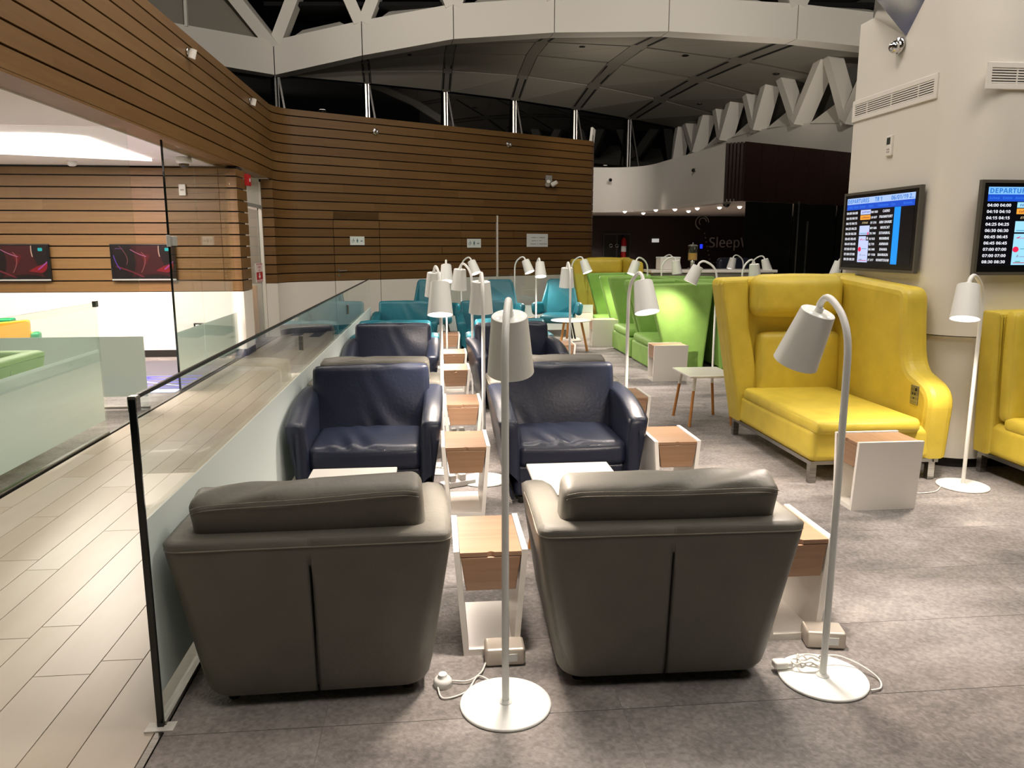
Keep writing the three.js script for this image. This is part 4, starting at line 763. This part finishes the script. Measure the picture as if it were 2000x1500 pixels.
// ---- play room contents
{
  // ceiling light: big white stretched panel
  const o = thing('ceiling_light_panel', 'large glowing white stretched ceiling light in the play room', 'ceiling light', [0, 2.6, 0]);
  const P = [[-8.2, -8.35], [-4.18, -8.2], [-3.6, -8.14], [-3.42, -8.3], [-3.5, -10.32], [-4.9, -9.6], [-8.2, -8.9]];
  part(o, 'diffuser', slab(P.map(p => V(p[0], -.012, p[1])), V(0, .03, 0)), std(0xffffff, .5, { emissive: 0xfff1e6, emissiveIntensity: 1.6 }));
  const l = new THREE.RectAreaLight(0xffeade, 34, 1.3, 1.3); l.position.set(-4.05, -.03, -9.1); l.rotation.x = -PI / 2; o.add(l);
  const l2 = new THREE.RectAreaLight(0xffeade, 34, 2.4, .5); l2.position.set(-6.4, -.03, -8.75); l2.rotation.x = -PI / 2; o.add(l2);
  const tvDraw = (x, w, h) => {
    x.fillStyle = '#1c0709'; x.fillRect(0, 0, w, h); const B = (c, pts, lw) => { x.beginPath(); x.moveTo(pts[0] * w, pts[1] * h); for (let i = 2; i < pts.length; i += 4) x.quadraticCurveTo(pts[i] * w, pts[i + 1] * h, pts[i + 2] * w, pts[i + 3] * h); if (lw) { x.strokeStyle = c; x.lineWidth = lw; x.stroke(); } else { x.fillStyle = c; x.fill(); } };
    B('#4a0d14', [.3, 0, .45, .5, .3, 1, .75, .8, .95, 1, .8, .5, .75, 0]); B('#6d1018', [.42, .2, .6, .5, .42, .95, .55, .6, .62, .3]); B('#7d2330', [.05, .65, .3, .8, .5, 1], 14); B('#8a4a4c', [.12, 0, .3, .4, .22, .6], 6); B('#9a5a52', [.48, .2, .6, .4, .46, .85], 6);
    B('#c06a8c', [.3, .12, .45, .3, .56, .34], 7); B('#9a1220', [.7, .8, .85, .6, 1, .55, 1, .8, .9, .85]); B('#b64fa8', [.85, .75, .95, .6, 1, .5], 10); B('#6a3fae', [.02, .3, .05, .6, .12, .75], 8); B('#d8a890', [.77, 0, .76, .2, .78, .35], 9);
    x.fillStyle = '#1fc2c0'; x.beginPath(); x.roundRect ? x.roundRect(w * .87, h * .07, w * .07, h * .1, 6) : x.rect(w * .87, h * .07, w * .07, h * .1); x.fill(); x.fillStyle = '#6a3a6a'; x.fillRect(w * .05, h * .08, w * .13, h * .03);
  };
  const tvm = emissiveTex(tvDraw, 512, 288, .8);
  for (const [x, w, label] of [[-5.67, .9, 'wall television with dark red picture, partly cut by the edge of the play room'], [-4.0, .86, 'wall television with dark red picture beside the play room door edge']]) {
    const t = thing('wall_television', label, 'television', [x, 1.325, -11.16]);
    part(t, 'casing', rbox(w, .5, .05, .01), M.screenFrame); part(t, 'bezel', box(w - .01, .02, .006, 0, -.235, .026), M.plasticGrey); part(t, 'display', T(new THREE.PlaneGeometry(w - .06, .43), 0, .012, .0265), tvm, 'dark red abstract picture');
  }
  const dc = thing('dome_camera', 'white dome camera under the play room ceiling', 'security camera', [-3.05, 2.6, -10.1]);
  part(dc, 'housing', lathe([[0, .02], [.09, .02], [.09, -.04], [.075, -.06], [0, -.06]], 28), M.white); part(dc, 'dome', T(new THREE.SphereGeometry(.06, 20, 12, 0, PI * 2, PI / 2, PI / 2), 0, -.058, 0), M.darkGlass);
  const pl = thing('wall_plate', 'small white wall plate below the dome camera', 'wall plate', [-3.42, 2.3, -11.17]);
  part(pl, 'plate', rbox(.09, .15, .02, .006), M.white); part(pl, 'label', box(.05, .02, .002, 0, .0, .0105), M.plasticGrey);
  const sd = thing('smoke_detector', 'small white smoke detector on the play room ceiling', 'smoke detector', [-4.62, 2.6, -10.7]);
  part(sd, 'body', lathe([[0, .02], [.06, .02], [.055, -.03], [.03, -.045], [0, -.045]], 24), M.white);
  const sk = thing('socket_plate', 'black and white double socket on the white wall behind the frosted glass', 'socket', [-3.3, .43, -11.17]);
  part(sk, 'plate', rbox(.2, .1, .014, .004), M.darkMetal); part(sk, 'insert', merge([box(.05, .06, .004, -.05, 0, .008), box(.05, .06, .004, .045, 0, .008)]), M.paper);
  // floor game: projected light painted as print colours on a thin mat
  const fg = thing('painted_projection', 'blue floor projection painted as colour on a thin mat in the play room', 'mat', [-3.55, .002, -9.6]);
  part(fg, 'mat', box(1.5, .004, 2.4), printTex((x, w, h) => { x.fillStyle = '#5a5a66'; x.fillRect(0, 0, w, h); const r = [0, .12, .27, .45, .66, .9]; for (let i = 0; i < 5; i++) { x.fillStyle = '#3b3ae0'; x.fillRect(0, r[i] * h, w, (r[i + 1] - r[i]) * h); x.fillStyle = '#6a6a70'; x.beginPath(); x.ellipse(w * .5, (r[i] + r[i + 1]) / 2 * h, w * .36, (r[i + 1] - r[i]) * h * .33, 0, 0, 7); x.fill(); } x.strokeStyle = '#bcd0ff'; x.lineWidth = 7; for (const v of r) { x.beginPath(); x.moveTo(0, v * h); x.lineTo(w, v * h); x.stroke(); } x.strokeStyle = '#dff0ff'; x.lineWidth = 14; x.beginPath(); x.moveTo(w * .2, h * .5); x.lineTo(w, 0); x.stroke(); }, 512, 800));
  // plastic play house
  const ph = thing('play_house', 'yellow plastic play house with arched hole, red post and green edge', 'toy', [-5.0, 0, -9.4], .25);
  const s = new THREE.Shape(); s.moveTo(-.5, 0); s.lineTo(.26, 0); s.lineTo(.28, .66); s.quadraticCurveTo(.28, .7, .24, .7); s.lineTo(-.5, .64); s.lineTo(-.5, 0); const hl = new THREE.Path(); hl.moveTo(-.3, .06); hl.lineTo(-.3, .42); hl.absarc(-.19, .45, .11, PI, 0, true); hl.lineTo(-.08, .06);
  part(ph, 'front_panel', plate(s, .07, .015, [hl]), M.toyYellow); part(ph, 'edge_post', rbox(.09, .55, .16, .03, .33, .28, 0, 3), M.toyGreen); part(ph, 'red_post', rbox(.12, .6, .14, .03, -.42, .31, .06, 3), M.toyRed); part(ph, 'roof_rail', rbox(.3, .05, .2, .02, -.05, .69, -.1), M.toyGreen); part(ph, 'rear_panel', rbox(.7, .5, .05, .02, -.15, .26, -.5), M.toyYellow); part(ph, 'slide_lip', rbox(.3, .1, .2, .03, .5, .3, -.1), M.toyRed);
}

// ---- signs and fittings on the wood wall
function onWall(x, y, off = .004) { const s = sAt(x), p = at(s), n = nrm(s); return { pos: [p.x + n.x * off, y, p.y + n.y * off], turn: Math.atan2(n.x, n.y) }; }
{
  const icon = (x, w, h) => { x.fillStyle = '#e6efec'; x.fillRect(0, 0, w, h); x.fillStyle = '#2f6a72'; x.strokeStyle = '#2f6a72'; x.lineWidth = 7; const A = w * .2, B = w * .5, C = w * .8, m = h * .5;
    x.beginPath(); x.arc(A - 6, m + 10, 24, 0, 7); x.stroke(); x.beginPath(); x.arc(A + 6, m - 38, 9, 0, 7); x.fill(); x.fillRect(A + 2, m - 30, 8, 30); x.fillRect(A + 2, m - 4, 34, 8);
    x.beginPath(); x.arc(B, m - 36, 11, 0, 7); x.fill(); x.fillRect(B - 18, m - 22, 36, 34); x.fillRect(B - 16, m + 10, 11, 32); x.fillRect(B + 5, m + 10, 11, 32);
    x.beginPath(); x.arc(C - 10, m - 6, 9, 0, 7); x.fill(); x.fillRect(C - 26, m + 4, 46, 12); x.fillRect(C + 14, m - 14, 8, 30); };
  const mk = (label, x, y, w, h, draw, cw, ch) => { const q = onWall(x, y, .006), o = thing('wall_sign', label, 'sign', q.pos, q.turn); part(o, 'panel', rbox(w, h, .012, .003), M.paper); part(o, 'print', T(new THREE.PlaneGeometry(w - .01, h - .01), 0, 0, .0068), printTex(draw, cw, ch)); return o; };
  mk('white pictogram sign with wheelchair symbol on the door with the lever handle', -1.44, 1.64, .29, .16, icon, 320, 176);
  mk('white pictogram sign with wheelchair symbol on the door with the pale edge', .79, 1.6, .34, .18, icon, 320, 176);
  mk('white direction sign with three rows of lettering, right of the pale door edge', 2.21, 1.665, .58, .28, (x, w, h) => { x.fillStyle = '#e8ecea'; x.fillRect(0, 0, w, h); x.fillStyle = '#7f8a8a'; [[.2, .48, .84], [.22, .48, .68], [.16, .5, .95]].forEach((r, i) => { const y = h * (.24 + i * .26); for (let q = r[0] * w; q < .42 * w; q += 17) x.fillRect(q, y, 12, 11 + (q * 7 % 5)); x.fillRect(r[1] * w, y - 3, 12, 16); for (let q = .58 * w; q < r[2] * w; q += 17) x.fillRect(q, y - 1, 12, 12 + (q * 3 % 5)); }); }, 480, 232);
  for (const [x, y, label] of [[-1.062, 3.62, 'small chrome spotlight near the top of the back wall, nearer the wall corner'], [1.546, 3.618, 'small chrome spotlight near the top of the back wall above the pale door edge']]) {
    const q = onWall(x, y, 0), o = thing('wall_spotlight', label, 'spotlight', q.pos, q.turn); part(o, 'rose', lathe([[0, 0], [.06, 0], [.05, .02], [0, .022]], 24).rotateX(PI / 2), M.chrome); part(o, 'ball', T(new THREE.SphereGeometry(.042, 18, 12), .01, -.01, .045), M.chrome);
  }
  for (const [z, label] of [[-9.335, 'small white spotlight on the wood header above the walkway'], [-12.251, 'small white spotlight on the wood header close to the rounded corner']]) {
    const o = thing('wall_spotlight', label, 'spotlight', [XW, 3.665, z], PI / 2); part(o, 'rose', lathe([[0, 0], [.045, 0], [.04, .02], [0, .022]], 24).rotateX(PI / 2), M.chrome); part(o, 'head', cyl(.035, .04, .1, 18, 0, 0, 0).rotateX(.3).translate(0, -.02, .06), M.white);
  }
  { const q = onWall(2.455, 2.916, 0), o = thing('double_spotlight', 'twin-headed white spotlight on the back wall', 'spotlight', q.pos, q.turn); part(o, 'bracket', rbox(.16, .14, .06, .015, 0, .06, .03), M.plasticGrey); for (const s of [-1, 1]) part(o, 'head', cyl(.04, .055, .13, 18).rotateX(1.1).rotateY(s * .5).translate(s * .09, -.04, .12), M.white); }
  { const q = onWall(3.6, 3.87, -.08), o = thing('wall_antenna', 'white flat box tilted on top of the wood wall end', 'antenna', q.pos, q.turn); part(o, 'box', rbox(.17, .34, .06, .01, .12, .17, 0).rotateZ(-.25), M.white); part(o, 'label', box(.08, .1, .004, .08, .12, .033).rotateZ(-.25), M.plasticGrey); part(o, 'bracket', rbox(.08, .06, .08, .006, .1, .02, 0), M.plasticGrey); }
}

// ---- far lounge: downlights, hose cabinet, sign lettering, buffet
{
  for (let k = 0; k < 9; k++) {
    const x = [5.3, 5.9, 6.3, 6.7, 7.1, 7.5, 6.1, 7.0, 4.7][k], z = [-21.6, -20.6, -20.2, -19.6, -19.1, -18.8, -22.6, -21.2, -23.4][k];
    const o = thing('recessed_downlight', 'small bright recessed downlight in the far lounge ceiling', 'downlight', [x, 2.505, z], 0, 'downlights in the far lounge ceiling');
    part(o, 'ring', lathe([[.05, .004], [.07, .004], [.07, -.004], [.05, -.004]], 20), M.white); part(o, 'lens', new THREE.SphereGeometry(.055, 16, 8, 0, PI * 2, PI / 2, PI / 2), std(0xffffff, .5, { emissive: 0xfff0e0, emissiveIntensity: 5 }));
    const l = new THREE.SpotLight(0xffe6d0, 5, 0, 1.2, .6, 2); l.position.set(0, -.07, 0); l.castShadow = true; const t = new THREE.Object3D(); t.name = 'aim'; t.position.y = -2; o.add(l, t); l.target = t;
  }
  const hc = thing('hose_cabinet', 'dark glass fire hose cabinet with a red extinguisher showing', 'cabinet', [5.9, 0, -25.07]);
  part(hc, 'case', box(.9, 1.9, .06, 0, 1.0, 0), std(0x39343a, .4)); part(hc, 'door', box(.4, 1.8, .02, -.22, 1.0, .04), M.darkMetal); part(hc, 'door', box(.4, 1.8, .02, .22, 1.0, .04), M.darkMetal);
  for (const s of [-1, 1]) part(hc, 'handle', T(new THREE.TorusGeometry(.05, .012, 8, 20), -.05 + s * .1 - .05, 1.55, .06), M.chrome);
  const fe = thing('fire_extinguisher', 'red fire extinguisher on the dark cabinet', 'extinguisher', [6.1, 1.15, -24.9]);
  part(fe, 'cylinder', lathe([[0, 0], [.08, 0], [.085, .02], [.085, .55], [.06, .62], [.025, .66], [0, .66]], 22), M.red); part(fe, 'label', cyl(.0862, .0862, .18, 22, 0, .3, 0, true), M.paper); part(fe, 'valve', rbox(.06, .1, .05, .01, 0, .7, 0), M.darkMetal);
  const wp = thing('exit_plate', 'small white plate on the dark timber wall', 'sign', [7.2, 1.72, -25.07]); part(wp, 'panel', rbox(.24, .12, .03, .01), std(0xf5f3ee, .5, { emissive: 0xffffff, emissiveIntensity: .35 }));
  const bl = thing('blue_indicator', 'small blue indicator light on the dark timber wall', 'indicator light', [8.75, 1.53, -25.05]); part(bl, 'lens', rbox(.09, .14, .03, .02), std(0x1122aa, .4, { emissive: 0x1a2cff, emissiveIntensity: 1.6 })); part(bl, 'rim', rbox(.11, .16, .02, .01, 0, 0, -.012), M.darkMetal);
  const font = await new FontLoader().loadAsync('fonts/droid/droid_sans_regular.typeface.json');
  const sg = thing('lounge_lettering', 'dim raised lettering and line emblem on the dark timber wall', 'lettering', [8.75, 1.55, -25.08]);
  const tg = new TextGeometry('SleepW', { font, size: .32, depth: .03, curveSegments: 5 }); tg.computeBoundingBox(); part(sg, 'lettering', metric(tg.translate(.25, -.05, 0)), std(0xb9b3ae, .5), 'grey raised letters');
  part(sg, 'emblem', merge([T(new THREE.TorusGeometry(.22, .018, 8, 30, 4.4), 0, .75, .02), T(new THREE.TorusGeometry(.12, .015, 8, 24, 4), .02, .78, .02)]), std(0xb9b3ae, .5));
  for (let k = 0; k < 7; k++) part(sg, 'dot', T(new THREE.SphereGeometry(.022, 10, 8), .1 + .035 * k, .4 - .14 * k, .02), M.plasticGrey);
  for (let k = 0; k < 11; k++) part(sg, 'dot', T(new THREE.SphereGeometry(.02, 10, 8), .36 + .09 * k, -.55, .02), M.plasticGrey);
  const nd = thing('niche_dome_camera', 'dark dome camera under the white fascia end', 'security camera', [6.55, 2.5, -17.2]); part(nd, 'ring', cyl(.09, .09, .04, 20, 0, -.01, 0), M.plasticGrey); part(nd, 'dome', T(new THREE.SphereGeometry(.075, 18, 10, 0, PI * 2, PI / 2, PI / 2), 0, -.03, 0), M.darkGlass);
  // buffet counter
  const ct = thing('buffet_counter', 'pale buffet counter with white top behind the green chairs', 'counter', [4.9, 0, -13.6]);
  part(ct, 'body', rbox(2.2, 1.08, .6, .02, 0, .54, 0), std(0x8f8b84, .5)); part(ct, 'counter_top', rbox(2.3, .05, .7, .012, 0, 1.105, 0), M.whiteLacquer);
  const jd = thing('juice_dispenser', 'clear juice dispenser with chrome lid and orange juice on the counter', 'dispenser', [4.6, 1.13, -13.6]);
  part(jd, 'stand', lathe([[0, 0], [.09, 0], [.09, .02], [.04, .04], [.04, .14], [.075, .16], [0, .16]], 24), M.chrome); part(jd, 'tank', lathe([[.001, .16], [.085, .16], [.085, .42], [.082, .42], [.082, .165], [.001, .165]], 28), M.glass); part(jd, 'juice', cyl(.079, .079, .12, 24, 0, .23, 0), std(0xd6a04a, .4)); part(jd, 'lid', lathe([[0, .47], [.012, .47], [.014, .445], [.06, .44], [.09, .425], [.09, .415], [0, .415]], 24), M.chrome);
  const wb = thing('serving_box', 'white serving box on the buffet counter behind the green chairs', 'box', [4.15, 1.13, -13.6]); part(wb, 'body', rbox(.36, .2, .3, .015, 0, .1, 0), M.white); part(wb, 'lid', rbox(.37, .03, .31, .01, 0, .21, 0), M.paper);
  const dkc = thing('dark_lounge_chair', 'dark navy lounge chair beyond the buffet', 'chair', [6.3, 0, -15.8]); part(dkc, 'backrest', rbox(.7, .7, .2, .08, 0, .95, -.2, 4), M.navy); part(dkc, 'seat', rbox(.7, .4, .6, .08, 0, .42, .1, 4), M.navy); part(dkc, 'foot', box(.6, .22, .5, 0, .11, .05), M.foot);
  for (const [x, y, z, ty, label] of [[5.0, 3.4, -22.2, 0, 'small dark spotlight on the curved white fascia'], [6.27, 3.35, -18.6, -PI / 2, 'small dark spotlight on the straight end of the white fascia']]) { const o = thing('wall_spotlight', label, 'spotlight', [x, y, z], ty); part(o, 'rose', lathe([[0, 0], [.05, 0], [.045, .02], [0, .022]], 20).rotateX(PI / 2), M.plasticGrey); part(o, 'ball', T(new THREE.SphereGeometry(.045, 16, 10), 0, -.01, .05), M.darkMetal); }
}

// ---- cables, switches and floor boxes by the lamps
{
  const fs = thing('foot_switch', 'white round foot switch with looped cable beside the grey armchair at the glass', 'switch', [.0, 0, -2.53]);
  part(fs, 'body', lathe([[0, .046], [.014, .046], [.016, .042], [.016, .032], [.026, .03], [.033, .02], [.034, 0], [0, 0]], 26), M.lampWhite);
  part(fs, 'cable', tube([V(.03, .01, -.01), V(.09, .012, .0), V(.14, .012, -.05), V(.17, .02, -.13), V(.2, .03, -.16)], .0032, 40, 6), M.cable);
  part(fs, 'cable', tube([V(-.02, .01, .02), V(.0, .006, .09), V(.08, .006, .06), V(.13, .01, -.03), V(.17, .008, .0)], .0032, 40, 6), M.cable);
  const fb = (label, x, z, r) => { const o = thing('floor_socket_box', label, 'socket box', [x, 0, z], r); part(o, 'lid', rbox(.15, .07, .1, .012, 0, .035, 0, 3), std(0xc4bcb0, .42, { metalness: .55 }), 'brushed metal housing'); part(o, 'socket', box(.05, .03, .004, .02, .035, .05), M.paper); return o; };
  fb('brushed metal floor socket box behind the lamp base between the grey armchairs', .235, -2.68, 0);
  fb('brushed metal floor socket box behind the lamp base with the coiled cable', 1.5, -2.68, -.2);
  const cc = thing('coiled_cable', 'white cable coil with plug lying on the round lamp base', 'cable', [1.37, .0125, -2.45]);
  const pts = []; for (let k = 0; k <= 40; k++) { const a = k / 40 * PI * 6; pts.push(V(-.03 + .045 * Math.cos(a) * (1 + .3 * Math.sin(k * .7)), .012 + .022 * (k / 40) + .012 * Math.sin(k * 1.3) ** 2, -.04 + .028 * Math.sin(a) * (1 + .3 * Math.cos(k * .9)))); }
  part(cc, 'coil', tube(pts, .0034, 160, 6), M.cable);
  part(cc, 'lead', tube([V(.02, .03, -.05), V(.08, .035, -.06), V(.15, .02, -.03), V(.2, -.004, .04), V(.175, -.006, .1), V(.13, -.004, .115)], .0034, 50, 6), M.cable);
  part(cc, 'plug', merge([rbox(.05, .028, .04, .008, -.13, .018, -.05), rbox(.035, .018, .02, .006, -.1, .018, -.045)]), M.cable);
  part(cc, 'cord', tube([V(-.09, .018, -.045), V(-.06, .012, -.06), V(-.04, .02, -.04)], .0034, 20, 6), M.cable);
  const yc = thing('lamp_cable', 'short white cable from the column lamp to the side table', 'cable', [2.9, 0, -4.4]); part(yc, 'cord', tube([V(.36, .006, -.12), V(.25, .005, -.02), V(.1, .005, .0), V(.02, .006, -.05), V(.03, .03, -.08), V(-.02, .04, -.12)], .0035, 50, 6), M.cable);
  const mul = (label, x, z) => { const o = thing('power_strip', label, 'power strip', [x, 0, z], .4); part(o, 'strip', rbox(.24, .04, .06, .01, 0, .02, 0), M.lampWhite); for (let k = 0; k < 2; k++) part(o, 'plug', rbox(.045, .045, .045, .008, -.04 + k * .07, .06, 0), M.cable); part(o, 'cord', tube([V(-.12, .02, 0), V(-.2, .01, .03), V(-.24, .006, -.05), V(-.14, .006, -.1), V(-.2, .006, -.16)], .0035, 50, 6), M.cable); return o; };
  mul('white power strip with plugs on the carpet behind the near navy side table', .12, -4.85); mul('white power strip with plugs on the carpet behind the middle side table', .16, -6.15);
}
shade(scene);
renderer.render(scene, camera);
